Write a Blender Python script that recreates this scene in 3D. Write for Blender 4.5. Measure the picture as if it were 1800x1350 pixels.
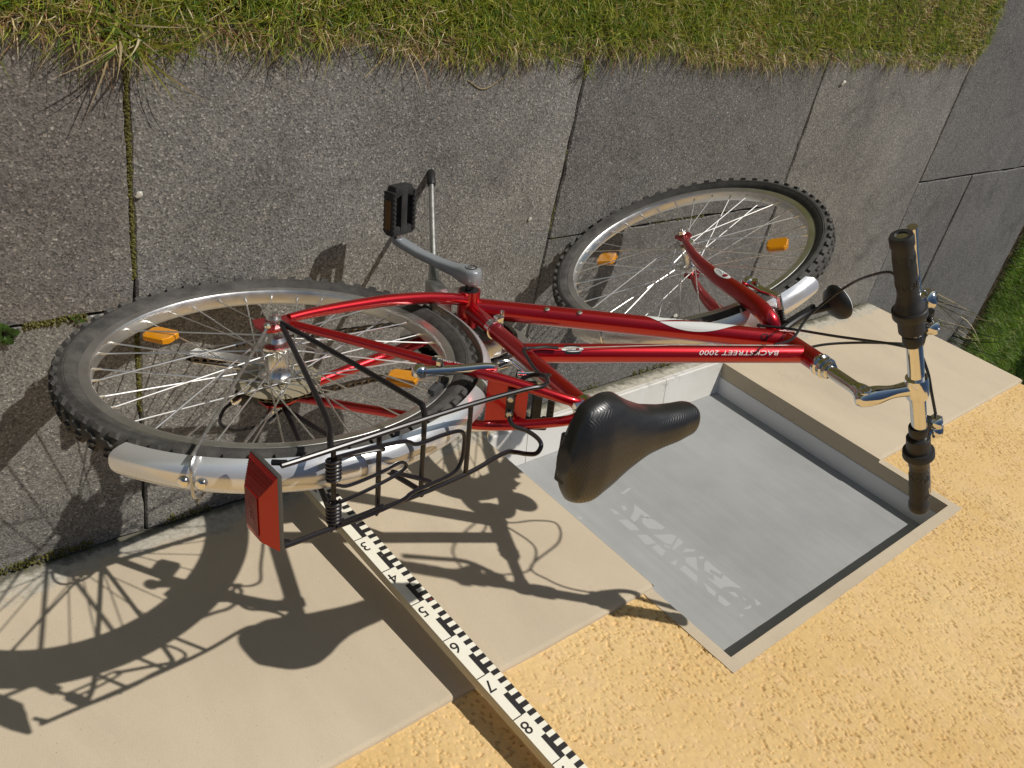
import bpy, bmesh, math, random
import numpy as np
from mathutils import Matrix, Vector
rad = math.radians
random.seed(7); rng = np.random.default_rng(11)
for o in list(bpy.data.objects): bpy.data.objects.remove(o)
scn = bpy.context.scene
COL = scn.collection

# ------------------------------------------------------------------ camera, sky, sun, exposure
R = np.array([[0.750488, 0.18356, 0.634881], [-0.214279, -0.841172, 0.496501], [0.625182, -0.50866, -0.591957]])
cam = bpy.data.cameras.new('camera'); cam_o = bpy.data.objects.new('camera', cam); COL.objects.link(cam_o)
cam.sensor_width = 36; cam.lens = 36 * 1512.94 / 1800; cam.clip_start = .05; cam.clip_end = 3000
cm = Matrix.Identity(4)
for i in range(3):
    cm[i][0] = R[0][i]; cm[i][1] = -R[1][i]; cm[i][2] = -R[2][i]
cm[0][3], cm[1][3], cm[2][3] = 0.0, 1.30755, 1.39307
cam_o.matrix_world = cm; scn.camera = cam_o

SUN = Vector((-.340, -.8085, -.480)).normalized()
world = bpy.data.worlds.new('World'); scn.world = world; world.use_nodes = True
wn = world.node_tree; bg = wn.nodes['Background']
sky = wn.nodes.new('ShaderNodeTexSky'); sky.sky_type = 'NISHITA'; sky.sun_disc = False
sky.sun_elevation = math.asin(-SUN.z); sky.sun_rotation = math.atan2(-SUN.x, -SUN.y)
sky.air_density = 1.0; sky.dust_density = .3; sky.ozone_density = 1.2
wn.links.new(sky.outputs[0], bg.inputs[0]); bg.inputs[1].default_value = .05
sl = bpy.data.lights.new('sun', 'SUN'); sl.energy = 3.75; sl.angle = rad(.53); sl.color = (1, .955, .885)
so = bpy.data.objects.new('sun', sl); COL.objects.link(so); so.location = (2, 6, 5)
so.rotation_euler = SUN.to_track_quat('-Z', 'Y').to_euler()
scn.view_settings.view_transform = 'Standard'; scn.view_settings.look = 'None'
scn.view_settings.exposure = 0.0; scn.view_settings.gamma = 1
scn.render.engine = 'CYCLES'; scn.cycles.max_bounces = 6

# ------------------------------------------------------------------ material helpers
def mat(name, col=(.5,.5,.5), rough=.5, metal=0., spec=.5, **kw):
    m = bpy.data.materials.new(name); m.use_nodes = True
    b = m.node_tree.nodes['Principled BSDF']
    b.inputs['Base Color'].default_value = (*col, 1); b.inputs['Roughness'].default_value = rough
    b.inputs['Metallic'].default_value = metal; b.inputs['Specular IOR Level'].default_value = spec
    for k, v in kw.items(): b.inputs[k].default_value = v
    return m
class NT:
    def __init__(s, m): s.m = m; s.t = m.node_tree; s.b = s.t.nodes['Principled BSDF']
    def n(s, ty, **kw):
        x = s.t.nodes.new(ty)
        for k, v in kw.items():
            if k[0] == '_': setattr(x, k[1:], v)
            else: x.inputs[k].default_value = v
        return x
    def l(s, a, b): s.t.links.new(a, b)
    def co(s, scale=(1,1,1), rot=(0,0,0)):
        c = s.n('ShaderNodeTexCoord'); mp = s.n('ShaderNodeMapping'); mp.inputs['Scale'].default_value = scale; mp.inputs['Rotation'].default_value = rot
        s.l(c.outputs['Object'], mp.inputs[0]); return mp.outputs[0]
    def noise(s, v, sc, det=4, rough=.55, dist=0.):
        x = s.n('ShaderNodeTexNoise', Scale=sc, Detail=det, Roughness=rough, Distortion=dist); s.l(v, x.inputs['Vector']); return x.outputs['Fac']
    def voro(s, v, sc, feat='F1', out='Distance', rnd=1.):
        x = s.n('ShaderNodeTexVoronoi', Scale=sc, Randomness=rnd); x.feature = feat; s.l(v, x.inputs['Vector']); return x.outputs[out]
    def ramp(s, f, stops):
        x = s.n('ShaderNodeValToRGB'); e = x.color_ramp.elements
        while len(e) < len(stops): e.new(.5)
        for i, (p, c) in enumerate(stops):
            e[i].position = p; e[i].color = (*c, 1) if len(c) == 3 else c
        s.l(f, x.inputs[0]); return x.outputs[0]
    def mix(s, f, a, b, mode='MIX'):
        x = s.n('ShaderNodeMixRGB'); x.blend_type = mode
        for i, v in enumerate((f, a, b)):
            if isinstance(v, (int, float)): x.inputs[i].default_value = v
            elif isinstance(v, tuple): x.inputs[i].default_value = (*v, 1)
            else: s.l(v, x.inputs[i])
        return x.outputs[0]
    def math(s, op, a, b=0.):
        x = s.n('ShaderNodeMath'); x.operation = op
        for i, v in enumerate((a, b)):
            if isinstance(v, (int, float)): x.inputs[i].default_value = v
            else: s.l(v, x.inputs[i])
        return x.outputs[0]
    def bump(s, h, strength, dist, prev=None):
        x = s.n('ShaderNodeBump', Strength=strength, Distance=dist); s.l(h, x.inputs['Height'])
        if prev is not None: s.l(prev, x.inputs['Normal'])
        return x.outputs[0]
    def base(s, c): s.l(c, s.b.inputs['Base Color'])
    def rough(s, c): s.l(c, s.b.inputs['Roughness'])
    def nrm(s, c): s.l(c, s.b.inputs['Normal'])
G3 = lambda v: (v, v, v)

# --- surfaces
def slab_mat(name, dark, light, warm, seed):
    m = mat(name, rough=.92, spec=.2); N = NT(m); v = N.co()
    of = N.n('ShaderNodeVectorMath'); of.operation = 'ADD'; of.inputs[1].default_value = (seed*3.1, seed*1.7, 0); N.l(v, of.inputs[0]); v = of.outputs[0]
    big = N.noise(v, 2.6, 4, .6, .4); fine = N.noise(v, 330, 2, .8)
    c = N.mix(N.ramp(big, [(.3, G3(0)), (.7, G3(1))]), dark, light)
    sp = N.n('ShaderNodeTexVoronoi', Scale=300., Randomness=1.); N.l(v, sp.inputs['Vector']); sc = N.n('ShaderNodeSeparateColor'); N.l(sp.outputs['Color'], sc.inputs[0])
    c = N.mix(N.math('MULTIPLY', sc.outputs[1], .5), c, warm)
    c = N.mix(1., c, N.ramp(sc.outputs[0], [(0, G3(.50)), (.25, G3(.80)), (.6, G3(1.0)), (.92, G3(1.2)), (1, G3(1.9))]), 'MULTIPLY')
    c = N.mix(1., c, N.ramp(fine, [(.22, G3(.55)), (.5, G3(1.0)), (.75, G3(1.2))]), 'MULTIPLY')
    st = N.n('ShaderNodeTexVoronoi', Scale=95., Randomness=1.); N.l(v, st.inputs['Vector']); s2 = N.n('ShaderNodeSeparateColor'); N.l(st.outputs['Color'], s2.inputs[0])
    stone = N.math('MULTIPLY', N.math('GREATER_THAN', s2.outputs[1], .95), N.math('LESS_THAN', st.outputs['Distance'], .26))
    c = N.mix(N.math('MULTIPLY', stone, .6), c, N.ramp(s2.outputs[2], [(0, (.40, .33, .24)), (.5, (.44, .42, .38)), (1, (.58, .55, .50))]))
    c = N.mix(1., c, N.ramp(N.noise(v, 8, 4, .65, .8), [(.34, G3(1.08)), (.54, G3(1)), (.74, G3(.76))]), 'MULTIPLY')
    N.base(c)
    h = N.math('ADD', N.math('MULTIPLY', fine, .6), N.math('MULTIPLY', sp.outputs['Distance'], .7))
    N.nrm(N.bump(h, .7, .0015))
    return m
M = {}
M['slab_a'] = slab_mat('concrete_slab_warm', (.147, .142, .134), (.240, .232, .217), (.26, .24, .20), 1)
M['slab_b'] = slab_mat('concrete_slab_grey', (.128, .125, .120), (.184, .179, .169), (.205, .19, .165), 4)
M['slab_c'] = slab_mat('concrete_slab_brown', (.143, .132, .124), (.208, .193, .179), (.23, .205, .172), 9)
M['bed'] = mat('joint_soil', (.035, .028, .02), .95)
def soil():
    m = mat('soil', rough=.95); N = NT(m); v = N.co(); n = N.noise(v, 60, 6, .7)
    N.base(N.ramp(n, [(.3, (.05, .036, .02)), (.55, (.14, .10, .05)), (.75, (.26, .20, .11))])); N.nrm(N.bump(n, .8, .01)); return m
M['soil'] = soil()
def lawn():
    m = mat('lawn_ground', rough=.95); N = NT(m); v = N.co()
    n = N.noise(v, 1.4, 6, .7); n2 = N.noise(v, 90, 4, .8)
    c = N.mix(N.ramp(n, [(.35, G3(0)), (.65, G3(1))]), (.045, .06, .016), (.085, .085, .03))
    N.base(N.mix(1., c, N.ramp(n2, [(.3, G3(.4)), (.7, G3(1.3))]), 'MULTIPLY')); N.nrm(N.bump(n2, 1., .02)); return m
M['lawn'] = lawn()
def attr_leaf(name, rough=.55):
    m = mat(name, rough=rough, spec=.3); N = NT(m)
    a = N.n('ShaderNodeAttribute'); a.attribute_name = 'tint'; N.base(a.outputs['Color'])
    m.node_tree.nodes['Principled BSDF'].inputs['Transmission Weight'].default_value = 0
    tr = N.n('ShaderNodeBsdfTranslucent'); N.l(a.outputs['Color'], tr.inputs[0])
    mx = N.n('ShaderNodeMixShader'); mx.inputs[0].default_value = .42
    out = m.node_tree.nodes['Material Output']; N.l(N.b.outputs[0], mx.inputs[1]); N.l(tr.outputs[0], mx.inputs[2]); N.l(mx.outputs[0], out.inputs[0]); return m
M['grass'] = attr_leaf('grass_blades')
def moss():
    m = mat('moss', rough=1.); N = NT(m); v = N.co(); n = N.noise(v, 220, 4, .7)
    N.base(N.ramp(n, [(.3, (.04, .035, .012)), (.5, (.12, .11, .025)), (.7, (.24, .23, .06))])); N.nrm(N.bump(n, 1., .004)); return m
M['moss'] = moss()
def plinth():
    m = mat('smooth_beige_plaster', rough=.85, spec=.25); N = NT(m); v = N.co()
    big = N.noise(v, 1.7, 5, .6); fine = N.noise(v, 420, 3, .6)
    c = N.mix(N.ramp(big, [(.35, G3(0)), (.65, G3(1))]), (.520, .436, .318), (.560, .470, .344))
    # weathering with its own ragged outline above the ground line
    sx = N.n('ShaderNodeSeparateXYZ'); N.l(N.co(), sx.inputs[0])
    rag = N.noise(N.co((1, 1, 2.2)), 9, 7, .7)
    f = N.math('SUBTRACT', N.math('MULTIPLY', rag, .215), sx.outputs['Z'])
    lime = N.ramp(f, [(.49, G3(0)), (.545, G3(1))])
    f2 = N.math('ADD', f, .5)
    lime = N.ramp(f2, [(.535, G3(0)), (.56, G3(.85)), (.60, G3(1))])
    c = N.mix(N.math('MULTIPLY', lime, .85), c, N.ramp(N.noise(v, 60, 5, .75), [(.3, (.22, .205, .17)), (.55, (.46, .44, .38)), (.75, (.62, .60, .55))]))
    # algae and dirt right at the foot
    rag2 = N.noise(v, 24, 6, .75)
    g = N.ramp(N.math('ADD', N.math('SUBTRACT', N.math('MULTIPLY', rag2, .085), sx.outputs['Z']), .5), [(.515, G3(0)), (.535, G3(.9))])
    c = N.mix(g, c, (.115, .108, .075))
    cn = N.noise(v, 5.5, 3, .6, 1.2); ck = N.math('MULTIPLY', N.math('LESS_THAN', N.math('ABSOLUTE', N.math('SUBTRACT', cn, .5)), .0016), N.math('MULTIPLY', N.math('GREATER_THAN', N.noise(v, 2.1, 2), .56), N.math('LESS_THAN', sx.outputs['Z'], .42)))
    c = N.mix(N.math('MULTIPLY', ck, .55), c, (.17, .135, .10))
    sm = N.ramp(N.noise(N.co((1, 1, .45)), 3.1, 5, .65, .5), [(.45, G3(1.0)), (.70, G3(.88))]); c = N.mix(1., c, sm, 'MULTIPLY')
    c = N.mix(1., c, N.ramp(fine, [(.3, G3(.93)), (.7, G3(1.05))]), 'MULTIPLY'); c = N.mix(N.math('MULTIPLY', N.math('LESS_THAN', N.voro(v, 46), .055), .5), c, (.22, .17, .11))
    N.base(c); N.nrm(N.bump(fine, .5, .0012, N.bump(N.noise(v, 11, 4), .3, .006))); return m
M['plinth'] = plinth()
def stucco():
    m = mat('scraped_yellow_stucco', rough=.92, spec=.2); N = NT(m); v = N.co()
    big = N.noise(v, 2.2, 5, .6); g = N.noise(v, 130, 5, .7)
    c = N.mix(N.ramp(big, [(.35, G3(0)), (.65, G3(1))]), (.645, .430, .182), (.705, .500, .238))
    c = N.mix(N.ramp(N.noise(v, 26, 4, .6), [(.5, G3(0)), (.75, G3(.55))]), c, (.72, .50, .29))
    c = N.mix(1., c, N.ramp(g, [(.25, G3(.84)), (.6, G3(1.04))]), 'MULTIPLY'); c = N.mix(N.ramp(N.noise(N.co((1, 1, .3)), 5.5, 4, .7), [(.58, G3(0)), (.78, G3(.28))]), c, (.50, .36, .20))
    N.base(c); N.nrm(N.bump(g, .35, .0022)); return m
M['stucco'] = stucco()
def screen():
    m = mat('grey_window_screen', rough=.7, spec=.3); N = NT(m); v = N.co()
    st = N.noise(N.co((14, 1, .55), (0, .0, 0)), 3.0, 6, .75); st2 = N.noise(N.co((1, 1, 1), (0, .5, 0)), 4, 5, .6)
    c = N.mix(N.ramp(st2, [(.3, G3(0)), (.7, G3(1))]), (.285, .290, .286), (.352, .358, .354))
    c = N.mix(1., c, N.ramp(st, [(.3, G3(.95)), (.7, G3(1.04))]), 'MULTIPLY')
    w = N.n('ShaderNodeTexWave', Scale=160.); w.bands_direction = 'X'; N.l(v, w.inputs[0])
    c = N.mix(1., c, N.ramp(w.outputs['Fac'], [(0, G3(.95)), (1, G3(1.03))]), 'MULTIPLY')
    N.base(c); N.nrm(N.bump(w.outputs['Fac'], .12, .001)); return m
M['screen'] = screen()
M['print'] = mat('pale_grey_patch', (.385, .392, .386), .7)  # pale grey patches on the cellar window screen
def sillm():
    m = mat('white_sill_tile', rough=.6); N = NT(m); v = N.co()
    c = N.mix(N.ramp(N.noise(v, 4, 5, .6), [(.4, G3(0)), (.7, G3(1))]), (.68, .665, .63), (.60, .565, .49))
    sx = N.n('ShaderNodeSeparateXYZ'); N.l(v, sx.inputs[0])
    d = N.ramp(N.math('ADD', N.math('MULTIPLY', N.noise(v, 30, 6, .8), .9), N.math('MULTIPLY', sx.outputs['Y'], 2.)), [(.46, G3(0)), (.62, G3(.8))])
    c = N.mix(N.math('MULTIPLY', d, N.ramp(N.noise(v, 3.3, 4), [(.42, G3(0)), (.6, G3(1))])), c, (.25, .235, .205))
    N.base(c); return m
M['sill'] = sillm()
M['wframe'] = mat('pale_window_frame', (.72, .72, .73), .5)
M['grout'] = mat('dark_joint', (.08, .07, .06), .9)

# --- bicycle
def paint():
    m = mat('candy_red_paint', (.3, .002, .006), .30, .7, .5, **{'Coat Weight': 1., 'Coat Roughness': .05}); N = NT(m); v = N.co()
    c = N.mix(N.ramp(N.noise(v, 900, 2), [(.35, G3(0)), (.7, G3(1))]), (.38, .002, .007), (.52, .005, .013)); N.base(c)
    N.l(N.ramp(N.noise(v, 30, 3), [(.4, G3(.03)), (.8, G3(.14))]), N.b.inputs['Coat Roughness']); return m
M['red'] = paint()
def metal(name, col, r0, r1, sc=40, bump=0.):
    m = mat(name, col, r0, 1.); N = NT(m); v = N.co(); n = N.noise(v, sc, 5, .7)
    N.rough(N.ramp(n, [(.35, G3(r0)), (.75, G3(r1))]))
    N.base(N.mix(N.ramp(N.noise(v, sc*.4, 4), [(.35, G3(.0)), (.75, G3(1))]), tuple(c*.86 for c in col), col))
    if bump: N.nrm(N.bump(n, bump, .001))
    return m
M['chrome'] = metal('polished_chrome', (.86, .85, .83), .06, .16, 25)
M['alu'] = metal('dull_aluminium', (.66, .65, .63), .28, .48, 60)
M['hubm'] = metal('hub_aluminium', (.82, .81, .79), .22, .34, 40)
M['rim'] = metal('rim_aluminium', (.80, .79, .77), .34, .50, 30)
M['fender'] = metal('silver_mudguard', (.82, .82, .83), .20, .32, 12); M['fender'].node_tree.nodes['Principled BSDF'].inputs['Metallic'].default_value = .6
M['crank'] = mat('painted_silver_crank', (.30, .32, .34), .42, .35)
M['spoke'] = mat('spoke_steel', (.78, .78, .77), .38, 1.)
M['stand'] = metal('galvanised_stand', (.58, .58, .57), .35, .55, 80)
M['steel'] = metal('dark_chain_steel', (.16, .14, .12), .35, .6, 90)
M['cog'] = metal('dark_cog_steel', (.09, .075, .06), .4, .6, 60)
def rubber(name, c1, c2, rough):
    m = mat(name, rough=rough, spec=.35); N = NT(m); v = N.co(); n = N.noise(v, 22, 6, .75)
    N.base(N.ramp(n, [(.35, c1), (.7, c2)])); N.nrm(N.bump(N.noise(v, 300, 3), .15, .001)); return m
M['tyre'] = rubber('dusty_tyre_rubber', (.036, .034, .032), (.100, .094, .085), .75)
M['black'] = mat('black_plastic', (.014, .014, .014), .45)
M['blackmetal'] = mat('black_gloss_wire', (.010, .008, .011), .33, 0., .5)
M['grip'] = rubber('grip_rubber', (.026, .026, .026), (.038, .037, .036), .55)
M['dgrip'] = rubber('dark_shifter_plastic', (.028, .027, .027), (.040, .038, .036), .45)
def pedalm():
    m = rubber('worn_pedal_plastic', (.016, .016, .017), (.042, .041, .040), .5); return m
M['pedal'] = pedalm()
def saddlem():
    m = mat('black_embossed_saddle', (.012, .012, .013), .33, 0., .55); N = NT(m)
    c = N.n('ShaderNodeTexCoord'); sx = N.n('ShaderNodeSeparateXYZ'); N.l(c.outputs['Object'], sx.inputs[0])
    # herring-bone: zig-zag rows across the saddle
    y = N.math('MULTIPLY', sx.outputs['Y'], 60.); tri = N.math('ABSOLUTE', N.math('SUBTRACT', N.math('FRACT', y), .5))
    ph = N.math('ADD', N.math('MULTIPLY', sx.outputs['X'], 165.), N.math('MULTIPLY', tri, 2.5))
    w = N.math('ABSOLUTE', N.math('SUBTRACT', N.math('FRACT', ph), .5))
    groove = N.ramp(w, [(.10, G3(0)), (.24, G3(1))])
    nz = N.n('ShaderNodeSeparateXYZ'); N.l(c.outputs['Normal'], nz.inputs[0]); up_ = N.ramp(nz.outputs['Z'], [(.45, G3(0)), (.72, G3(1))]); groove = N.mix(up_, (1, 1, 1), groove)
    N.base(N.mix(groove, (.010, .010, .011), (.017, .017, .018)))
    N.rough(N.ramp(groove, [(0, G3(.46)), (1, G3(.31))]))
    N.nrm(N.bump(groove, .26, .0007, N.bump(N.noise(c.outputs['Object'], 500, 2), .1, .0005))); return m
M['saddle'] = saddlem()
def lens(name, col, emit=0):
    m = mat(name, col, .2, 0., .3, **{'Coat Weight': .15, 'Coat Roughness': .05}); N = NT(m)
    c = N.co(); v = N.voro(c, 420, rnd=0.); N.nrm(N.bump(v, .6, .002))
    N.base(N.mix(N.ramp(v, [(.1, G3(0)), (.5, G3(1))]), tuple(x*1.15 for x in col), tuple(x*.6 for x in col))); return m
M['amber'] = lens('amber_reflector', (.95, .37, .001))
M['dullamber'] = mat('dirty_amber', (.11, .048, .006), .45)
M['redlens'] = lens('red_lens', (.34, .008, .007))
M['redlens2'] = mat('red_lens_smooth', (.44, .008, .006), .10, 0., .35, **{'Coat Weight': .35})
M['white'] = mat('white_decal', (.72, .73, .71), .3, **{'Coat Weight': .5})
M['blackprint'] = mat('black_decal', (.012, .012, .013), .3)
M['crescent'] = mat('dark_red_print', (.22, .006, .02), .35)
M['disc'] = mat('yellowed_clear_disc', (.27, .235, .16), .25, 0., .6)
M['cable'] = mat('black_cable', (.016, .015, .016), .35)
M['pad'] = mat('brake_pad_rubber', (.05, .05, .052), .6)
M['lightbox'] = mat('dark_grey_housing', (.060, .058, .052), .55)
M['silver_text'] = mat('silver_lettering', (.55, .53, .48), .35, .4)
def staffm():
    m = mat('aged_cream_paint', rough=.55); N = NT(m); v = N.co()
    c = N.mix(N.ramp(N.noise(v, 14, 5, .7), [(.35, G3(0)), (.7, G3(1))]), (.80, .76, .62), (.84, .81, .70))
    scr = N.ramp(N.noise(N.co((30, 30, 2.2)), 2.5, 5, .75), [(.66, G3(0)), (.70, G3(.6))])
    c = N.mix(scr, c, (.42, .32, .2)); N.base(c); return m
M['staff'] = staffm()
def staffside():
    m = mat('bare_wood_side', rough=.7); N = NT(m)
    n = N.noise(N.co((25, 25, 1.5)), 4, 5, .7); N.base(N.ramp(n, [(.3, (.46, .39, .26)), (.7, (.64, .57, .42))])); return m
M['staffside'] = staffside()
def staffblack():
    m = mat('worn_black_paint', rough=.5); N = NT(m); v = N.co((12, 12, 5))
    N.base(N.mix(N.ramp(N.noise(v, 14, 6, .8), [(.64, G3(0)), (.70, G3(.7))]), (.018, .016, .017), (.5, .46, .36))); return m
M['staffblack'] = staffblack()
M['leaf'] = attr_leaf('leaf_green')
M['pebble'] = mat('pale_pebble', (.55, .52, .44), .8)
M['barkm'] = mat('twig', (.09, .06, .035), .9)

# ------------------------------------------------------------------ mesh helpers
class MB:
    def __init__(s): s.v = []; s.f = []
    def add(s, v, f):
        o = len(s.v); s.v += [tuple(map(float, p)) for p in v]; s.f += [tuple(i + o for i in q) for q in f]; return s
    def xf(s, m4):
        s.v = [tuple(m4 @ Vector(p)) for p in s.v]; return s
def cr(pts, n=8):
    P = np.array(pts, float); out = []
    ext = np.vstack([2*P[0]-P[1], P, 2*P[-1]-P[-2]])
    for i in range(1, len(ext)-2):
        p0, p1, p2, p3 = ext[i-1:i+3]
        for k in range(n):
            t = k/n; out.append(.5*((2*p1)+(-p0+p2)*t+(2*p0-5*p1+4*p2-p3)*t*t+(-p0+3*p1-3*p2+p3)*t**3))
    out.append(P[-1]); return np.array(out)
def tube(mb, pts, r, n=12, cap=True, smooth=0, closed=False):
    P = np.array(pts, float)
    rr = np.array(r if hasattr(r, '__len__') else [r]*len(P), float)
    if smooth:
        q = cr(np.hstack([P, rr[:, None]]), smooth); P = q[:, :3]; rr = q[:, 3]
    m = len(P); t = np.zeros_like(P)
    if closed: t = np.roll(P, -1, 0)-np.roll(P, 1, 0)
    else: t[1:-1] = P[2:]-P[:-2]; t[0] = P[1]-P[0]; t[-1] = P[-1]-P[-2]
    t /= np.linalg.norm(t, axis=1)[:, None]+1e-12
    a = np.array([0, 0, 1.]) if abs(t[0][2]) < .9 else np.array([1., 0, 0])
    u = np.cross(t[0], a); u /= np.linalg.norm(u); V = []; F = []
    for i in range(m):
        u = u-t[i]*(u@t[i]); u /= np.linalg.norm(u); w = np.cross(t[i], u)
        for k in range(n):
            e = 2*math.pi*k/n; V.append(P[i]+rr[i]*(math.cos(e)*u+math.sin(e)*w))
    for i in range(m if closed else m-1):
        j = (i+1) % m
        for k in range(n): F.append((i*n+k, i*n+(k+1) % n, j*n+(k+1) % n, j*n+k))
    if cap and not closed: F.append(tuple(range(n-1, -1, -1))); F.append(tuple((m-1)*n+k for k in range(n)))
    mb.add(V, F); return mb
def lathe(mb, prof, origin=(0,0,0), axis=(0,1,0), n=24, closed=False, cap=True):
    """prof: (radius, along axis)"""
    ax = Vector(axis).normalized(); q = Vector((0,0,1)).rotation_difference(ax).to_matrix(); o = Vector(origin); V = []; F = []
    for (r, h) in prof:
        for k in range(n):
            e = 2*math.pi*k/n; V.append(o+q @ Vector((r*math.cos(e), r*math.sin(e), h)))
    m = len(prof)
    for i in range(m if closed else m-1):
        j = (i+1) % m
        for k in range(n): F.append((i*n+k, i*n+(k+1) % n, j*n+(k+1) % n, j*n+k))
    if cap and not closed: F.append(tuple(range(n-1, -1, -1))); F.append(tuple((m-1)*n+k for k in range(n)))
    mb.add(V, F); return mb
def rbox(mb, c, size, bev=.002, rot=None, seg=2):
    bm = bmesh.new(); bmesh.ops.create_cube(bm, size=1)
    for v in bm.verts: v.co = Vector((v.co.x*size[0], v.co.y*size[1], v.co.z*size[2]))
    if bev: bmesh.ops.bevel(bm, geom=bm.edges[:], offset=bev, segments=seg, affect='EDGES', profile=.6)
    m = Matrix(rot).to_4x4() if rot is not None else Matrix.Identity(4)
    bm.verts.index_update(); V = [m @ v.co+Vector(c) for v in bm.verts]; F = [[v.index for v in f.verts] for f in bm.faces]; bm.free()
    mb.add(V, F); return mb
def prism(mb, poly, d0, d1, fr=None):
    """extrude a 2D polygon (x,z) between y=d0 and y=d1; fr optional matrix"""
    n = len(poly); V = [(p[0], d0, p[1]) for p in poly]+[(p[0], d1, p[1]) for p in poly]
    F = [tuple(range(n)), tuple(range(2*n-1, n-1, -1))]+[(i, n+i, n+(i+1) % n, (i+1) % n) for i in range(n)]
    if fr is not None: V = [fr @ Vector(p) for p in V]
    mb.add(V, F); return mb
def obj(name, mb, m, parent=None, sharp=35, label=None, cat=None, group=None, kind=None, mats=None):
    me = bpy.data.meshes.new(name); me.from_pydata(mb.v, [], mb.f); me.update()
    bm = bmesh.new(); bm.from_mesh(me); bmesh.ops.recalc_face_normals(bm, faces=bm.faces[:]); bm.to_mesh(me); bm.free()
    if sharp: me.shade_smooth(); me.set_sharp_from_angle(angle=rad(sharp))
    me.materials.append(M[m] if isinstance(m, str) else m)
    o = bpy.data.objects.new(name, me); COL.objects.link(o)
    if parent is not None: o.parent = parent
    return tag(o, label, cat, group, kind)
def tag(o, label=None, cat=None, group=None, kind=None):
    for k, v in (('label', label), ('category', cat), ('group', group), ('kind', kind)):
        if v: o[k] = v
    return o
def empty(name, m4=None, **kw):
    o = bpy.data.objects.new(name, None); COL.objects.link(o); o.empty_display_size = .1
    if m4 is not None: o.matrix_world = m4
    return tag(o, **kw)
def share(name, src, parent, m4=None):
    o = bpy.data.objects.new(name, src.data); COL.objects.link(o); o.parent = parent
    if m4 is not None: o.matrix_local = m4
    return o
def text_mb(s, size, align='CENTER', shear=0., cuts=0, extr=0., space=1.):
    c = bpy.data.curves.new('t', 'FONT'); c.body = s; c.size = size; c.align_x = align; c.align_y = 'CENTER'; c.shear = shear; c.resolution_u = 3; c.extrude = extr; c.space_character = space
    o = bpy.data.objects.new('t', c); COL.objects.link(o); dg = bpy.context.evaluated_depsgraph_get(); dg.update()
    me = bpy.data.meshes.new_from_object(o.evaluated_get(dg)); bm = bmesh.new(); bm.from_mesh(me)
    for i in range(cuts):
        y = size*(-.55+1.1*(i+.5)/cuts); g = bm.verts[:]+bm.edges[:]+bm.faces[:]
        bmesh.ops.bisect_plane(bm, geom=g, plane_co=(0, y, 0), plane_no=(0, 1, 0))
    bm.verts.index_update(); mb = MB(); mb.add([v.co[:] for v in bm.verts], [[v.index for v in f.verts] for f in bm.faces])
    bm.free(); bpy.data.objects.remove(o); bpy.data.curves.remove(c); bpy.data.meshes.remove(me); return mb

# ------------------------------------------------------------------ value noise in numpy
def vnoise(x, y, seed=0):
    xi = np.floor(x).astype(np.int64); yi = np.floor(y).astype(np.int64); fx = x-xi; fy = y-yi
    def h(a, b):
        n = (a*374761393+b*668265263+seed*982451653) & 0x7fffffff; n = ((n ^ (n >> 13))*1274126177) & 0x7fffffff; return ((n ^ (n >> 16)) & 0xffff)/65535.
    sx = fx*fx*(3-2*fx); sy = fy*fy*(3-2*fy)
    return (h(xi, yi)*(1-sx)+h(xi+1, yi)*sx)*(1-sy)+(h(xi, yi+1)*(1-sx)+h(xi+1, yi+1)*sx)*sy
def fbm(x, y, seed=0, o=4):
    s = 0; a = .5; t = 0
    for i in range(o): s = s+a*vnoise(x*2**i, y*2**i, seed+i); t += a; a *= .5
    return s/t

# ================================================================== SETTING
mb = MB(); mb.add([(-600, -600, -.06), (600, -600, -.06), (600, 600, -.06), (-600, 600, -.06)], [(0, 1, 2, 3)])
obj('ground', mb, 'lawn', kind='structure', sharp=0)

# ---- path with slabs, each its own piece
mb = MB(); mb.add([(-6.5, -.02, -.022), (3.55, -.02, -.022), (3.55, 1.0, -.022), (-6.5, 1.0, -.022)], [(0, 1, 2, 3)])
mb.add([(3.50, -4.6, -.0225), (5.09, -4.6, -.0225), (5.09, 4.6, -.0225), (3.50, 4.6, -.0225)], [(0, 1, 2, 3)])
path = obj('path', mb, 'bed', kind='structure', sharp=0)
def slab(x0, x1, y0, y1, m, dz=0., gap=.0035, seed=0, tx=0., ty=0.):
    r = np.random.default_rng(seed+100); g = gap; x0 += g; x1 -= g; y0 += g; y1 -= g; n = 22
    ring = []
    for (a, b) in (((x0, y0), (x1, y0)), ((x1, y0), (x1, y1)), ((x1, y1), (x0, y1)), ((x0, y1), (x0, y0))):
        for k in range(n):
            t = k/n; ring.append((a[0]+(b[0]-a[0])*t, a[1]+(b[1]-a[1])*t))
    ring = np.array(ring); c = np.array([(x0+x1)/2, (y0+y1)/2]); N = len(ring)
    jit = r.normal(0, .0011, (N, 2)); chip = (r.random(N) < .06)[:, None]*r.random((N, 1))*.006
    ring = ring+jit; d = (c-ring); d /= np.linalg.norm(d, axis=1)[:, None]; ring += d*chip
    zf = lambda p: dz+tx*(p[0]-c[0])+ty*(p[1]-c[1])
    V = [(p[0], p[1], -.05) for p in ring]+[(p[0], p[1], zf(p)-.004) for p in ring]+[(p[0]+d[i][0]*.004, p[1]+d[i][1]*.004, zf(p)) for i, p in enumerate(ring)]
    F = []
    for l in (0, 1):
        for k in range(N): j = (k+1) % N; F.append((l*N+k, l*N+j, (l+1)*N+j, (l+1)*N+k))
    F.append(tuple(range(2*N, 3*N))); m_ = MB(); m_.add(V, F)
    return obj('paving_slab', m_, m, path, sharp=25)
J = .522
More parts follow.
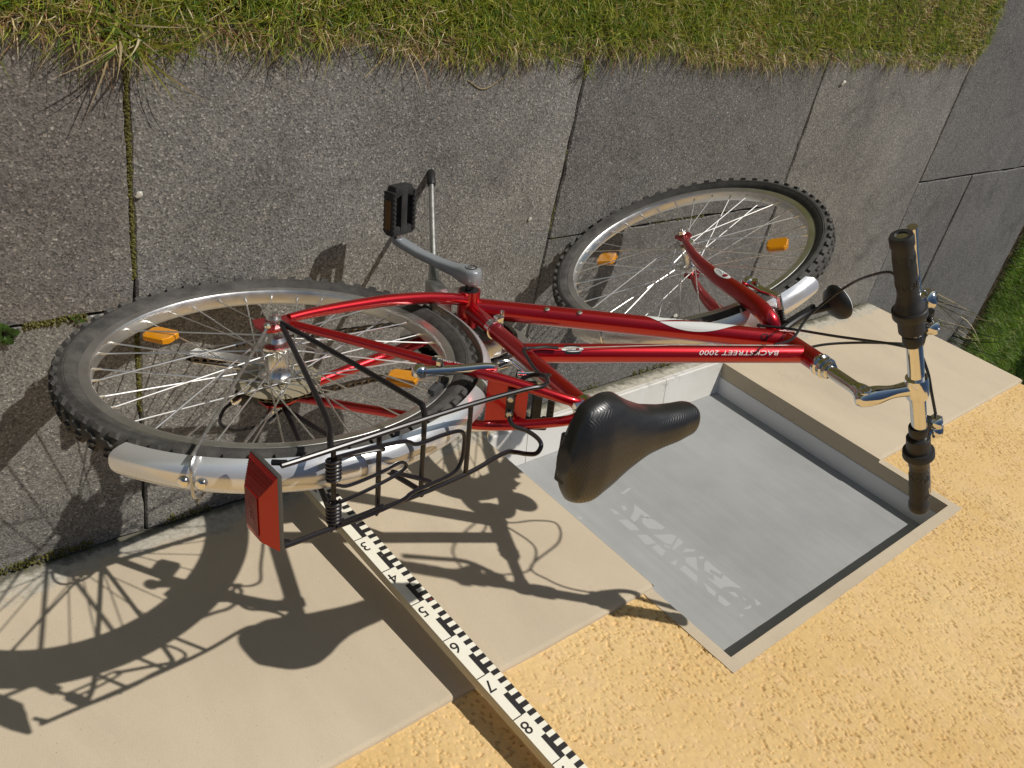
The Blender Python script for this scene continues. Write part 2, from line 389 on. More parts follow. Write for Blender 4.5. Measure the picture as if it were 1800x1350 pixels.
S_ = [(-.53, .482, 0., J, 'slab_a', .000), (-.53, .482, J, 1.02, 'slab_c', .001), (.482, 1.487, 0., 1.02, 'slab_a', .002),
      (1.487, 2.51, 0., .535, 'slab_b', -.001), (1.487, 2.51, .535, 1.02, 'slab_b', .001), (2.51, 3.52, 0., 1.02, 'slab_a', .001),
      (3.52, 4.54, .54, 1.55, 'slab_b', .002), (4.54, 5.08, .54, 1.55, 'slab_c', 0.), (3.52, 4.035, -.47, .54, 'slab_b', -.002), (4.035, 5.06, -.47, .54, 'slab_b', .001),
      (3.56, 4.54, -1.49, -.47, 'slab_c', 0.), (4.54, 5.06, -1.49, -.47, 'slab_b', 0.), (3.54, 4.04, 1.55, 2.57, 'slab_a', 0.), (4.04, 5.07, 1.55, 2.57, 'slab_b', 0.),
      (-1.54, -.53, 0., 1.02, 'slab_b', 0.), (-2.55, -1.54, 0., 1.02, 'slab_a', .001), (-3.56, -2.55, 0., 1.02, 'slab_c', 0.),
      (3.54, 4.55, 2.57, 3.58, 'slab_b', 0.), (4.55, 5.07, 2.57, 3.58, 'slab_a', 0.), (3.56, 4.56, -2.5, -1.49, 'slab_a', 0.), (4.56, 5.06, -2.5, -1.49, 'slab_b', 0.)]
for i, s in enumerate(S_):
    slab(*s, seed=i, tx=random.uniform(-.001, .001), ty=random.uniform(-.001, .001), gap=.0021 if i in (0, 1, 2) else .0042 if i in (8, 9) else .0018)

# ---- lawns (soil bed, then blades)
def lawn_sheet(x0, x1, y0, y1, step=.1):
    mb = MB(); X = np.arange(x0, x1+1e-6, step); Y = np.arange(y0, y1+1e-6, step); gx, gy = np.meshgrid(X, Y)
    z = -.008+.012*fbm(gx*3, gy*3, 5); z[0, :] = -.03; z[-1, :] = -.03; z[:, 0] = -.03; z[:, -1] = -.03
    V = np.stack([gx, gy, z], -1).reshape(-1, 3); nx = len(X); F = [(j*nx+i, j*nx+i+1, (j+1)*nx+i+1, (j+1)*nx+i) for j in range(len(Y)-1) for i in range(nx-1)]
    mb.add(V, F); return obj('lawn', mb, 'soil', kind='structure')
lawn_sheet(-4., 3.57, 1.005, 4.0); lawn_sheet(5.09, 9.1, -4.6, 4.6, .2)

def blades(name, pts, hgt, wid, lean, cols, label=None, seg=3, parent=None, matn='grass', kind='stuff', cat=None, dirs=None, z0=None):
    """pts (n,2) -> one mesh of bent tapered blades with per-blade colour"""
    n = len(pts); a = rng.uniform(0, 2*np.pi, n) if dirs is None else dirs; h = hgt; w = wid
    base = np.zeros((n, 3)); base[:, :2] = pts; base[:, 2] = .0 if z0 is None else z0
    d = np.stack([np.cos(a), np.sin(a), np.zeros(n)], 1); s = np.stack([-np.sin(a+.5), np.cos(a+.5), np.zeros(n)], 1)
    V = np.zeros((n, 2*seg+1, 3))
    for k in range(seg+1):
        t = k/seg; c = base+d*(lean*h*t**1.7)[:, None]+np.array([0, 0, 1.])*(h*t*(1-.38*np.minimum(lean, 1.4)*t))[:, None]
        ww = w*(1-t**1.6)*.5
        if k < seg: V[:, 2*k] = c-s*ww[:, None]; V[:, 2*k+1] = c+s*ww[:, None]
        else: V[:, 2*k] = c
    m = 2*seg+1; idx = np.arange(n)*m; loops = []; starts = []; p = 0
    quads = np.concatenate([np.stack([idx+2*k, idx+2*k+1, idx+2*k+3, idx+2*k+2], 1) for k in range(seg-1)], 0)
    tris = np.stack([idx+2*(seg-1), idx+2*(seg-1)+1, idx+2*seg], 1)
    me = bpy.data.meshes.new(name); nv = n*m; me.vertices.add(nv); me.vertices.foreach_set('co', V.reshape(-1))
    L = np.concatenate([quads.reshape(-1), tris.reshape(-1)]); me.loops.add(len(L)); me.loops.foreach_set('vertex_index', L.astype(np.int32))
    ls = np.concatenate([np.arange(len(quads))*4, len(quads)*4+np.arange(len(tris))*3]); me.polygons.add(len(ls)); me.polygons.foreach_set('loop_start', ls.astype(np.int32))
    me.update(calc_edges=True); me.validate()
    at = me.color_attributes.new('tint', 'FLOAT_COLOR', 'POINT'); cc = np.ones((n, m, 4)); cc[:, :, :3] = cols[:, None, :]
    at.data.foreach_set('color', cc.reshape(-1)); me.materials.append(M[matn]); me.shade_smooth()
    o = bpy.data.objects.new(name, me); COL.objects.link(o)
    if parent: o.parent = parent
    return tag(o, label, cat, None, kind)
GREEN = np.array([[.19, .225, .022], [.26, .275, .030], [.12, .185, .020], [.31, .31, .060], [.085, .155, .024]])
STRAW = np.array([[.58, .47, .26], [.46, .36, .19], [.68, .58, .38], [.32, .20, .10], [.40, .24, .12]])
def grass_cols(n, pts, bias=0.):
    f = fbm(pts[:, 0]*5, pts[:, 1]*5, 3)+.6*(fbm(pts[:, 0]*22, pts[:, 1]*22, 8)-.5)+bias
    dry = rng.random(n) < np.clip((f-.44)*1.25, .06, .52)
    c = GREEN[rng.integers(0, 5, n)]; c[dry] = STRAW[rng.integers(0, 5, dry.sum())]
    return c*rng.uniform(.75, 1.3, (n, 1))*1.5
def edge_y(x): return .985-.03*(fbm(x*4, x*0+.5, 21)-.5)*2-.028*(fbm(x*16, x*0+.5, 22)-.5)*2+np.clip((.55-x)*.02, 0, .05)
def scatter(x0, x1, y0, y1, dens): 
    n = int((x1-x0)*(y1-y0)*dens); return np.stack([rng.uniform(x0, x1, n), rng.uniform(y0, y1, n)], 1)
P = np.vstack([scatter(.0, 2.2, .93, 1.34, 66000), scatter(2.2, 3.62, .93, 1.6, 34000), scatter(-2.2, 0, .95, 1.5, 7000), scatter(-1.5, 3.6, 1.36, 2.6, 5000)])
ex = 3.585+.05*(fbm(P[:, 1]*5, P[:, 1]*0, 31)-.5)
keep = (P[:, 1] > edge_y(P[:, 0])) & (P[:, 0] < ex)
# rounded lawn corner
cxy = P-np.array([3.42, 1.13]); cc_ = (cxy[:, 0] > 0) & (cxy[:, 1] < 0) & (np.hypot(cxy[:, 0], cxy[:, 1]) > .165); P = P[keep & ~cc_]
n = len(P); dist = P[:, 1]-edge_y(P[:, 0])
h = rng.uniform(.012, .038, n)*(1+.6*(fbm(P[:, 0]*9, P[:, 1]*9, 2)-.3)); h *= np.where(P[:, 0] > 2.6, .65, 1.)
lean = rng.uniform(.2, 1.0, n); lay = rng.random(n) < .45; lean[lay] = rng.uniform(1.0, 2.4, lay.sum()); dirs = rng.uniform(0, 2*np.pi, n); e = (dist < .03) & (rng.random(n) < .5); dirs[e] = rng.normal(-np.pi/2, .9, e.sum())
cl = fbm(P[:, 0]*28, P[:, 1]*28, 91); h *= .55+.9*cl
cols = grass_cols(n, P); brown = (dist < .032) & (rng.random(n) < .5); cols[brown] = STRAW[rng.integers(0, 5, brown.sum())]*rng.uniform(.45, 1.3, (brown.sum(), 1))
gr = blades('grass', P, h, rng.uniform(.0016, .0034, n), lean, cols, 'green and straw coloured lawn grass beyond the concrete slabs', cat='grass', dirs=dirs, z0=.001+0*h)
# lawn on the far side of the cross path
P = np.vstack([scatter(5.06, 7.2, -1.9, .9, 9500), scatter(5.06, 8.5, .9, 3.5, 900), scatter(7.2, 9, -2, 1, 1500)])
P = P[P[:, 0] > 5.09+.06*(fbm(P[:, 1]*4, P[:, 1]*0, 41)-.5)+np.clip(-P[:, 1]*.05, -.1, .1)]; n = len(P)
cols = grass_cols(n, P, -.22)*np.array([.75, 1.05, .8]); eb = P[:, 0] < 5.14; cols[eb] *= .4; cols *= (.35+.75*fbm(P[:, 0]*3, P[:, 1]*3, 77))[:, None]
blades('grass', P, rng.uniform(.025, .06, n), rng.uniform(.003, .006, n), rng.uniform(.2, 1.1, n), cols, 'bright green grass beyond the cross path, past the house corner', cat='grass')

# ================================================================== HOUSE
house = empty('house', Matrix.Translation((3.54, 0, 0)), label='house wall with yellow scraped stucco above a smooth beige plinth', cat='house')
def hobj(name, mb, m, parent=None, **kw):
    mb.v = [(p[0]-3.54, p[1], p[2]) for p in mb.v] if parent is None else mb.v
    return obj(name, mb, m, parent or house, **kw)
XL, XR, ZS, ZT, XC, ZP, YF = 1.352, 2.405, .068, .900, 3.54, .675, -.012
# plinth : front face grid with the window notch, ragged edges, chamfered top
mb = MB()
def wallquad(mb, x0, x1, z0, z1, y=0., nx=1, nz=1):
    V = [(x0+(x1-x0)*i/nx, y, z0+(z1-z0)*j/nz) for j in range(nz+1) for i in range(nx+1)]
    mb.add(V, [(j*(nx+1)+i, j*(nx+1)+i+1, (j+1)*(nx+1)+i+1, (j+1)*(nx+1)+i) for j in range(nz) for i in range(nx)])
def plinth_piece(mb, x0, x1, z0, z1, top, lend=False, rend=False, n=60):
    """block with a softly rounded top edge and hand-made unevenness"""
    prof = [(0., z0), (0., z1-.010), (-.002, z1-.003), (-.007, z1), (-.03, z1)] if top else [(0., z0), (0., z1)]
    V = []; xs = np.linspace(x0, x1, n+1)
    for x in xs:
        w = .0016*(float(fbm(np.array([x*14.]), np.array([1.]), 77)[0])-.5)*2
        for (y, z) in prof: V.append((x, y+w*.5, z+(w if z > z0 else 0)))
    k = len(prof); F = [(i*k+j, (i+1)*k+j, (i+1)*k+j+1, i*k+j+1) for i in range(n) for j in range(k-1)]
    mb.add(V, F)
plinth_piece(mb, -6.5, XL, -.06, ZP, True, n=140)
plinth_piece(mb, XR, XC, -.06, ZP, True, n=60)
plinth_piece(mb, XL, XR, -.06, ZS, False, n=30)
# reveals of the opening within the plinth and corner return
for x, s in ((XL, 1), (XR, -1)):
    zz = np.linspace(ZS-.02, ZP, 26); V = []
    for z in zz:
        w = .0022*(float(fbm(np.array([z*40.]), np.array([x*9.]), 5)[0])-.5)*2
        V += [(x, .0006, z), (x-s*.000+w*.4, -.004, z), (x, -.115, z)]
    mb.add(V, [(i*3+j, i*3+j+1, (i+1)*3+j+1, (i+1)*3+j) for i in range(25) for j in range(2)])
mb.add([(XC, .0, -.06), (XC, -6., -.06), (XC, -6., ZP), (XC, 0, ZP)], [(0, 1, 2, 3)])
mb.add([(XC, 0, ZP), (XC, -6, ZP), (XC-.03, -6, ZP), (XC-.03, 0, ZP)], [(0, 1, 2, 3)])
hobj('plinth', mb, 'plinth', sharp=50)
# stucco: finely displaced sheet, with the notch for the window trim
TRIM = .030
def stucco_sheet():
    st = .0023; xs = np.arange(.36, XC-.012+st, st); zs = np.arange(ZP-.006, 1.66, st)
    gx, gz = np.meshgrid(xs, zs)
    wx = gx+.012*(fbm(gx*45, gz*45, 51, 2)-.5)+.25*gz*0; wz = gz+.012*(fbm(gx*45+9, gz*45, 52, 2)-.5)
    rough_ = fbm(gx*7, gz*7, 57, 2)
    a = fbm(wx*255, wz*140, 53, 2); dens = .295+.22*(rough_-.5); pits = np.clip((dens-a)/.05, 0, 1)
    b = np.abs(fbm(wx*70, wz*30, 61, 2)-.5); wor = np.clip((.016-b)/.008, 0, 1)*np.clip((fbm(gx*40, gz*40, 63, 2)-.60)/.04, 0, 1)
    y = YF-.0056*np.maximum(pits, wor)+.0015*(fbm(gx*170, gz*110, 66, 2)-.5)+.0014*(fbm(gx*60, gz*48, 64, 2)-.5)*np.clip(rough_*1.6, .4, 1.2)+.0014*(fbm(gx*13, gz*13, 65, 2)-.5)
    inw = (gx > XL-TRIM+.001) & (gx < XR+TRIM-.001) & (gz < ZT+TRIM-.001)
    nx = len(xs); nz = len(zs); V = np.stack([gx-3.54, y, gz], -1).reshape(-1, 3)
    ii, jj = np.meshgrid(np.arange(nx-1), np.arange(nz-1)); b0 = (jj*nx+ii).reshape(-1)
    kill = inw[:-1, :-1] & inw[1:, 1:] & inw[:-1, 1:] & inw[1:, :-1]
    q = np.stack([b0, b0+1, b0+nx+1, b0+nx], 1)[~kill.reshape(-1)]
    me = bpy.data.meshes.new('stucco_wall'); me.vertices.add(len(V)); me.vertices.foreach_set('co', V.reshape(-1))
    me.loops.add(q.size); me.loops.foreach_set('vertex_index', q.reshape(-1).astype(np.int32)); me.polygons.add(len(q)); me.polygons.foreach_set('loop_start', (np.arange(len(q))*4).astype(np.int32))
    me.update(calc_edges=True); me.shade_smooth(); me.flip_normals(); me.materials.append(M['stucco'])
    o = bpy.data.objects.new('stucco_wall', me); COL.objects.link(o); o.parent = house; return o
stucco_sheet()
mb = MB(); wallquad(mb, -6.5, .362, ZP-.01, 3.0, YF-.001); wallquad(mb, .362, XC-.012, 1.658, 3.0, YF-.001)
mb.add([(XC-.012, YF, ZP-.01), (XC-.012, -6, ZP-.01), (XC-.012, -6, 3.), (XC-.012, YF, 3.)], [(0, 1, 2, 3)])
mb.add([(-6.5, YF, 3.), (XC-.012, YF, 3.), (XC-.012, -6, 3.), (-6.5, -6, 3.)], [(0, 1, 2, 3)])
hobj('upper_wall', mb, 'stucco', sharp=0)
# smooth trim round the upper part of the opening
mb = MB(); yt = YF+.002
def trimseg(mb, a, b, inn, out, n=26):
    """front strip between inner edge a..b and outer offset; with reveal going in"""
    V = []
    for i in range(n+1):
        t = i/n; p = (a[0]+(b[0]-a[0])*t, a[1]+(b[1]-a[1])*t); o_ = (out[0][0]+(out[1][0]-out[0][0])*t, out[0][1]+(out[1][1]-out[0][1])*t)
        w = .0015*(float(fbm(np.array([p[0]*45.]), np.array([p[1]*45.]), 9)[0])-.5)*2
        V += [(o_[0]+w, yt-.006, o_[1]+w), (o_[0]+w, yt, o_[1]+w), (p[0]+w*.6, yt, p[1]+w*.6), (p[0]+inn[0]*.0008, yt-.004, p[1]+inn[1]*.0008), (p[0], -.115, p[1])]
    mb.add(V, [(i*5+j, i*5+j+1, (i+1)*5+j+1, (i+1)*5+j) for i in range(n) for j in range(4)])
trimseg(mb, (XL, ZP-.012), (XL, ZT), (0, 0), ((XL-TRIM, ZP-.012), (XL-TRIM, ZT+TRIM)))
trimseg(mb, (XL, ZT), (XR, ZT), (0, 0), ((XL-TRIM, ZT+TRIM), (XR+TRIM, ZT+TRIM)))
trimseg(mb, (XR, ZT), (XR, ZP-.012), (0, 0), ((XR+TRIM, ZT+TRIM), (XR+TRIM, ZP-.012)))
hobj('window_trim', mb, 'plinth', sharp=40)
# cellar window: frame + grey screen + sill tiles
win = MB()
fy = -.052
rbox(win, (XR+.008, fy-.035, (ZS+ZT)/2), (.024, .070, ZT-ZS), .001)
W = hobj('cellar_window', win, 'wframe')
win = MB(); rbox(win, (XL-.008-3.54, fy-.035, (ZS+ZT)/2), (.024, .070, ZT-ZS), .001); obj('window_frame', win, 'wframe', W)
pn = MB(); wallquad(pn, XL, XR-.006, ZS, ZT-.004, -.110, 1, 1)
pane = hobj('pane', pn, 'screen', W, sharp=0); 
pane.data.transform(Matrix.Translation((-3.54, 0, 0)))
jx = [XL-.001, 1.50, 2.10, XR+.001]
for i in range(3):
    t = MB(); a, b = jx[i]+.0012, jx[i+1]-.0012; zf, zb = ZS+.001, ZS+.020
    pr = [(.004, zf-.012), (.006, zf-.006), (.004, zf), (-.109, zb), (-.109, zb-.03), (.004, zf-.02)]
    V = [(x, y, z) for x in (a, b) for (y, z) in pr]; k = len(pr)
    t.add(V, [(j, (j+1) % k, k+(j+1) % k, k+j) for j in range(k)]+[tuple(range(k)), tuple(range(2*k-1, k-1, -1))])
    s = hobj('sill_tile', t, 'sill', W, sharp=30); s.data.transform(Matrix.Translation((-3.54, 0, 0)))
# pale grey patches on the screen in a slanting strip, polygons on the pane plane: (x, z)
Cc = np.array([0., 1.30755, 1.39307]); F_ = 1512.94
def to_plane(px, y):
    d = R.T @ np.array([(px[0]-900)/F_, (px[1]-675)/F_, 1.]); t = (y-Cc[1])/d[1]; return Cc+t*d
PATCHES = [[(1119,940),(1137,940),(1153,954),(1142,957),(1135,957)],[(1148,940),(1180,939),(1189,943),(1181,957),(1170,955),(1160,948)],[(1145,962),(1156,957),(1170,969),(1165,977),(1161,976)],
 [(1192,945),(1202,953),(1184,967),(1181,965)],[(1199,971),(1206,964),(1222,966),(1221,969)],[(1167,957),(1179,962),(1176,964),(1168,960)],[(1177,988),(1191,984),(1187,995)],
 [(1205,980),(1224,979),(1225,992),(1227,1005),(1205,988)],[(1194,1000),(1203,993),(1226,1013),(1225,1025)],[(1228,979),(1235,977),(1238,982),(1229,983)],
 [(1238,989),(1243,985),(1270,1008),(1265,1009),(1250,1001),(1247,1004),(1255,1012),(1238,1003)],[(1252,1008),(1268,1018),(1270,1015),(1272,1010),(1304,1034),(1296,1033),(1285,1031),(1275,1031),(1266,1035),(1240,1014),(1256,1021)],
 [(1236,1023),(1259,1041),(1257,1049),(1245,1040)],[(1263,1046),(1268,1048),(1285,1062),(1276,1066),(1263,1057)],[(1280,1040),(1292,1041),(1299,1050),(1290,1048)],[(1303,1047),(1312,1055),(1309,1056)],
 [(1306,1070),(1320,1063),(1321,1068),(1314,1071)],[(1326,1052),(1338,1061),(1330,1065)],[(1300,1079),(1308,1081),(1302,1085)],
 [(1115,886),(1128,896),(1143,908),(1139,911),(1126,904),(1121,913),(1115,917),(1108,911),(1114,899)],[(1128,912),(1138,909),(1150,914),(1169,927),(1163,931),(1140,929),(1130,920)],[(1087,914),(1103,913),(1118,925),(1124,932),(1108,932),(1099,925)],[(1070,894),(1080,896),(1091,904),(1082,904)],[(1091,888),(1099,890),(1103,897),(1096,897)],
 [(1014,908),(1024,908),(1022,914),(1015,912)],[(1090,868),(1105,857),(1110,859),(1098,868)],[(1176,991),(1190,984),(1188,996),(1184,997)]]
for poly in PATCHES[:-1]:
    mb = MB(); q = [to_plane(p, -.10985) for p in poly]; mb.add([(p[0]-3.54, p[1], p[2]) for p in q], [tuple(range(len(q)))]); obj('pale_patch', mb, 'print', W, sharp=0)

# ================================================================== LEVELLING STAFF
sx0, sy0 = .7826, .0882; sd = Vector((.0376, -.0454, 1.)).normalized(); swx = (Vector((1, 0, 0))-sd*sd.x).normalized(); swn = swx.cross(sd).normalized()
swn = -swn if swn.y < 0 else swn
sm = Matrix.Identity(4)
for i in range(3): sm[i][0] = swx[i]; sm[i][1] = swn[i]; sm[i][2] = sd[i]
sm[0][3], sm[1][3], sm[2][3] = sx0, sy0, 0.
staff = empty('levelling_staff', sm, label='cream wooden levelling staff with black graduations leaning on the plinth beside the rear wheel', cat='levelling staff')
SW, SD = .050, .021; SH = 1.85
mb = MB(); rbox(mb, (SW/2, -SD/2-.0006, SH/2+.004), (SW-.0004, SD-.001, SH), .0012); body = obj('staff_body', mb, 'staffside', staff)
mb = MB(); mb.add([(.0008, 0, .005), (SW-.0008, 0, .005), (SW-.0008, 0, SH), (.0008, 0, SH), (.0008, -.001, .005), (SW-.0008, -.001, .005), (SW-.0008, -.001, SH), (.0008, -.001, SH)], [(0, 1, 2, 3), (0, 4, 5, 1), (1, 5, 6, 2), (3, 2, 6, 7), (0, 3, 7, 4)])
obj('painted_face', mb, 'staff', staff, sharp=0)
blk = lambda mb, u0, u1, v0, v1: mb.add([(u0*SW, .0006, v0), (u1*SW, .0006, v0), (u1*SW, .0006, v1), (u0*SW, .0006, v1)], [(0, 1, 2, 3)])
base_blk = None
for dm in range(0, 18):
    z = dm*.1
    for k in (0, 2, 4, 6, 8):
        mb = MB(); blk(mb, .655 if k < 5 else .64, .985, z+k*.01, z+(k+1)*.01); obj('graduation', mb, 'staffblack', staff, sharp=0)
    mb = MB(); blk(mb, .42, .642, z+.05, z+.1); blk(mb, .012, .42, z+.0985, z+.1005); obj('graduation_bar', mb, 'staffblack', staff, sharp=0)
    if dm:
        t = text_mb(str(dm % 10), .036, 'CENTER'); t.v = [(-p[0]+.23*SW, .0008, p[1]+z+.022) for p in t.v]; obj('numeral', t, 'staffblack', staff, sharp=0)
mb = MB(); blk(mb, .80, .90, .502, .508); obj('red_mark', mb, mat('faded_red_paint', (.6, .1, .08), .6), staff, sharp=0)

# ================================================================== BICYCLE
Bm = Matrix(((0.99961, -0.027764, -0.003098, 0.58606), (0.027936, 0.993444, 0.110853, 0.53425), (0.0, -0.110896, 0.993832, 0.0), (0, 0, 0, 1)))
bike = empty('bicycle', Bm, label='red city bicycle with silver mudguards standing on its side stand before the house', cat='bicycle')
SA = Vector((0.9953161, 0, 0.3102997))
SM = Matrix(((0.915923, -0.400248, -0.029773), (0.400248, 0.90538, 0.141735), (-0.029773, -0.141735, 0.989457)))
ST = Matrix.Translation(SA) @ SM.to_4x4() @ Matrix.Translation(-SA)      # steering turn
RW = .3253
RA = np.array([0, 0, RW]); FA = np.array([1.0377, 0, RW]); BB = np.array([.412, 0, .295])
def bpart(name, mb, m, parent=None, steer=False, **kw):
    if steer: mb.xf(ST)
    return obj(name, mb, m, parent or bike, **kw)

# ---------- wheels
def tyre_mb():
    mb = MB(); n = 120
    prof = [(.2835, .0120), (.287, .0158), (.2925, .0190), (.2985, .0212), (.3005, .0217), (.3010, .0224), (.3020, .0224), (.3026, .0218), (.3040, .0219), (.3045, .0224), (.3052, .0218), (.3085, .0213), (.3145, .0180), (.3185, .0120), (.3205, .0050)]
    prof = prof+[(r, -y) for r, y in prof[::-1]]
    V = [(r*math.cos(2*math.pi*k/n), y, r*math.sin(2*math.pi*k/n)) for (r, y) in prof for k in range(n)]; m = len(prof)
    mb.add(V, [(i*n+k, i*n+(k+1) % n, (i+1)*n+(k+1) % n, (i+1)*n+k) for i in range(m-1) for k in range(n)])
    def knob(ang, yc, r0, dr, la, ly, tilt, skew=0.):
        V = []
        for (tt, s) in ((0, 1.), (1, .8)):
            for (u, v) in ((-1, -1), (1, -1), (1, 1), (-1, 1)):
                al = u*la*s/2+v*skew*s; yl = v*ly*s/2
                rr = r0+tt*dr*math.cos(tilt)-(yl*math.sin(tilt)); yy = yc+tt*dr*math.sin(tilt)+yl*math.cos(tilt)
                e = ang+al/r0; V.append((rr*math.cos(e), yy, rr*math.sin(e)))
        mb.add(V, [(0, 1, 2, 3), (7, 6, 5, 4), (0, 4, 5, 1), (1, 5, 6, 2), (2, 6, 7, 3), (3, 7, 4, 0)])
    N = 62
    for i in range(N):
        e = 2*math.pi*i/N
        for s in (-1, 1):
            knob(e+(0 if s > 0 else math.pi/N), s*.0170, .3135, .0062, .0150, .0095, s*.75, s*.001)
            knob(e+math.pi/N*.6, s*.0065, .3185, .0052, .0170, .0070, s*.2, s*.003)
    return mb
def rim_mb():
    mb = MB(); n = 120
    prof = [(.2845, .0132), (.2835, .0140), (.2735, .0140), (.2700, .0133), (.2686, .0112), (.2678, .006), (.2675, 0), (.2678, -.006), (.2686, -.0112), (.2700, -.0133), (.2735, -.0140), (.2835, -.0140), (.2845, -.0132), (.2800, -.008), (.2790, 0), (.2800, .008)]
    V = [(r*math.cos(2*math.pi*k/n), y, r*math.sin(2*math.pi*k/n)) for (r, y) in prof for k in range(n)]; m = len(prof)
    mb.add(V, [(i*n+k, i*n+(k+1) % n, ((i+1) % m)*n+(k+1) % n, ((i+1) % m)*n+k) for i in range(m) for k in range(n)])
    for i in range(36):
        e = 2*math.pi*(i+.5)/36; d = np.array([math.cos(e), 0, math.sin(e)]); s = 1 if i % 2 else -1; p = d*.2672+np.array([0, s*.002, 0])
        tube(mb, [p, p-d*.004, p-d*.011], [.0026, .0021, .0016], 6)
    return mb
RIM = None; TYRE = None; SPK = None
sp = MB(); tube(sp, [(0, 0, 0), (0, 0, 1)], .00125, 6)
def wheel(name, M4, fl, rot, refl, label):
    """fl: flange (radius, +y, -y)"""
    global RIM, TYRE, SPK
    w = obj(name, rim_mb() if RIM is None else MB(), 'rim', bike, sharp=28) if RIM is None else share(name, RIM, bike)
    if RIM is None: RIM = w
    w.matrix_local = M4; w['label'] = label
    if TYRE is None: TYRE = obj('tyre', tyre_mb(), 'tyre', w, sharp=32)
    else: share('tyre', TYRE, w)
    for i in range(36):
        e = 2*math.pi*(i+.5)/36+rot*0; s = 1 if i % 2 else -1; k = (i//2) % 2
        he = e+(1 if k else -1)*rad(58); r = fl[0]
        a = Vector((r*math.cos(he), (fl[1] if s > 0 else fl[2])+(.002 if k else -.002), r*math.sin(he))); b = Vector((.2605*math.cos(e), s*.002, .2605*math.sin(e)))
        q = (b-a).to_track_quat('Z', 'Y').to_matrix().to_4x4(); m4 = Matrix.Translation(a) @ q @ Matrix.Diagonal((1, 1, (b-a).length, 1))
        if SPK is None: SPK = obj('spoke', sp, 'spoke', w); SPK.matrix_local = m4
        else: share('spoke', SPK, w, m4)
    for (ra, r, ln, wd, tw) in refl:
        mb = MB(); 
        out = [(-ln/2, -wd*.30), (-ln*.36, -wd/2), (ln*.36, -wd/2), (ln/2, -wd*.30), (ln/2, wd*.30), (ln*.36, wd/2), (-ln*.36, wd/2), (-ln/2, wd*.30)]
        inn = [(x*.90, y*.88) for x, y in out]; k = len(out)
        V = [(x, .0035, y) for x, y in out]+[(x, .0055, y) for x, y in inn]+[(x, -.0035, y) for x, y in out]+[(x, -.0055, y) for x, y in inn]
        F = [tuple(range(k, 2*k)), tuple(range(4*k-1, 3*k-1, -1))]
        for i in range(k):
            j = (i+1) % k; F += [(i, j, k+j, k+i), (2*k+i, i, j, 2*k+j)[::-1], (2*k+j, 2*k+i, 3*k+i, 3*k+j)]
        mb.add(V, F); mb.xf(Matrix.Translation((r*math.cos(ra), .0, r*math.sin(ra))) @ Matrix.Rotation(-ra+tw, 4, 'Y'))
        obj('reflector', mb, 'amber', w, sharp=20)
    return w
rm = Matrix.Translation(RA)
rw = wheel('rear_wheel', rm, (.027, .031, -.024), 0, [(math.atan2(-.177, -.116), .212, .050, .042, 0.), (math.atan2(.151, .139), .205, .048, .044, 0.)], 'knobbly rear wheel with silver rim and amber reflectors')
fm = ST @ Matrix.Translation(FA)
fa1 = math.atan2(.138-RW, .959-1.0377); fa2 = math.atan2(.501-RW, 1.138-1.0377)
fw = wheel('front_wheel', fm, (.020, .030, -.030), 0, [(fa1, .203, .046, .042, 0.), (fa2, .203, .046, .042, 0.)], 'knobbly front wheel with silver rim, turned to the left')
mb = MB(); lathe(mb, [(.006, .045), (.013, .044), (.0165, .037), (.027, .0345), (.0295, .0330), (.0295, .0295), (.0235, .028), (.0195, .022), (.0188, 0), (.0195, -.014), (.0245, -.0205), (.0300, -.022), (.0300, -.0255), (.018, -.028), (.012, -.030)], n=32)
obj('hub', mb, 'hubm', rw)
mb = MB(); lathe(mb, [(.012, -.0285), (.060, -.0295), (.069, -.0315), (.069, -.0325), (.060, -.0310), (.012, -.0300)], n=48); obj('spoke_guard', mb, 'disc', rw)
mb = MB()
for i, r in enumerate((.056, .051, .046, .041, .036, .031)):
    y = -.0345-i*.0046; n = int(r*2*math.pi/.0127*2)
    pr = [(r+(.004 if k % 2 else -.001)) for k in range(n)]
    poly = [(pr[k]*math.cos(2*math.pi*k/n), pr[k]*math.sin(2*math.pi*k/n)) for k in range(n)]; prism(mb, poly, y, y-.002)
    lathe(mb, [(r*.8, y-.002), (r*.78, y-.0046)], n=20)
obj('cassette', mb, 'cog', rw)
mb = MB(); lathe(mb, [(.005, .084), (.005, .070)], n=12); lathe(mb, [(.0098, .076), (.0105, .0745), (.0105, .0685), (.0125, .0675), (.0125, .0665)], n=6); lathe(mb, [(.004, -.066), (.004, -.085)], n=12); lathe(mb, [(.0098, -.076), (.0105, -.0745), (.0105, -.0685)], n=6)
lathe(mb, [(.0045, .066), (.0045, -.066)], n=10); obj('axle', mb, 'stand', rw)
mb = MB(); lathe(mb, [(.007, .045), (.0105, .043), (.0115, .035), (.021, .0325), (.0225, .031), (.0225, .028), (.016, .026), (.0118, .018), (.0112, 0), (.0118, -.018), (.016, -.026), (.0225, -.028), (.0225, -.031), (.021, -.0325), (.0115, -.035), (.0105, -.043), (.007, -.045)], n=28)
obj('hub', mb, 'hubm', fw)
mb = MB(); lathe(mb, [(.0045, .072), (.0045, .060)], n=12); lathe(mb, [(.0085, .067), (.0092, .066), (.0092, .0585), (.011, .058)], n=6); lathe(mb, [(.0045, -.072), (.0045, .06)], n=12); lathe(mb, [(.0092, -.066), (.0092, -.0585)], n=6); obj('axle', mb, 'chrome', fw)

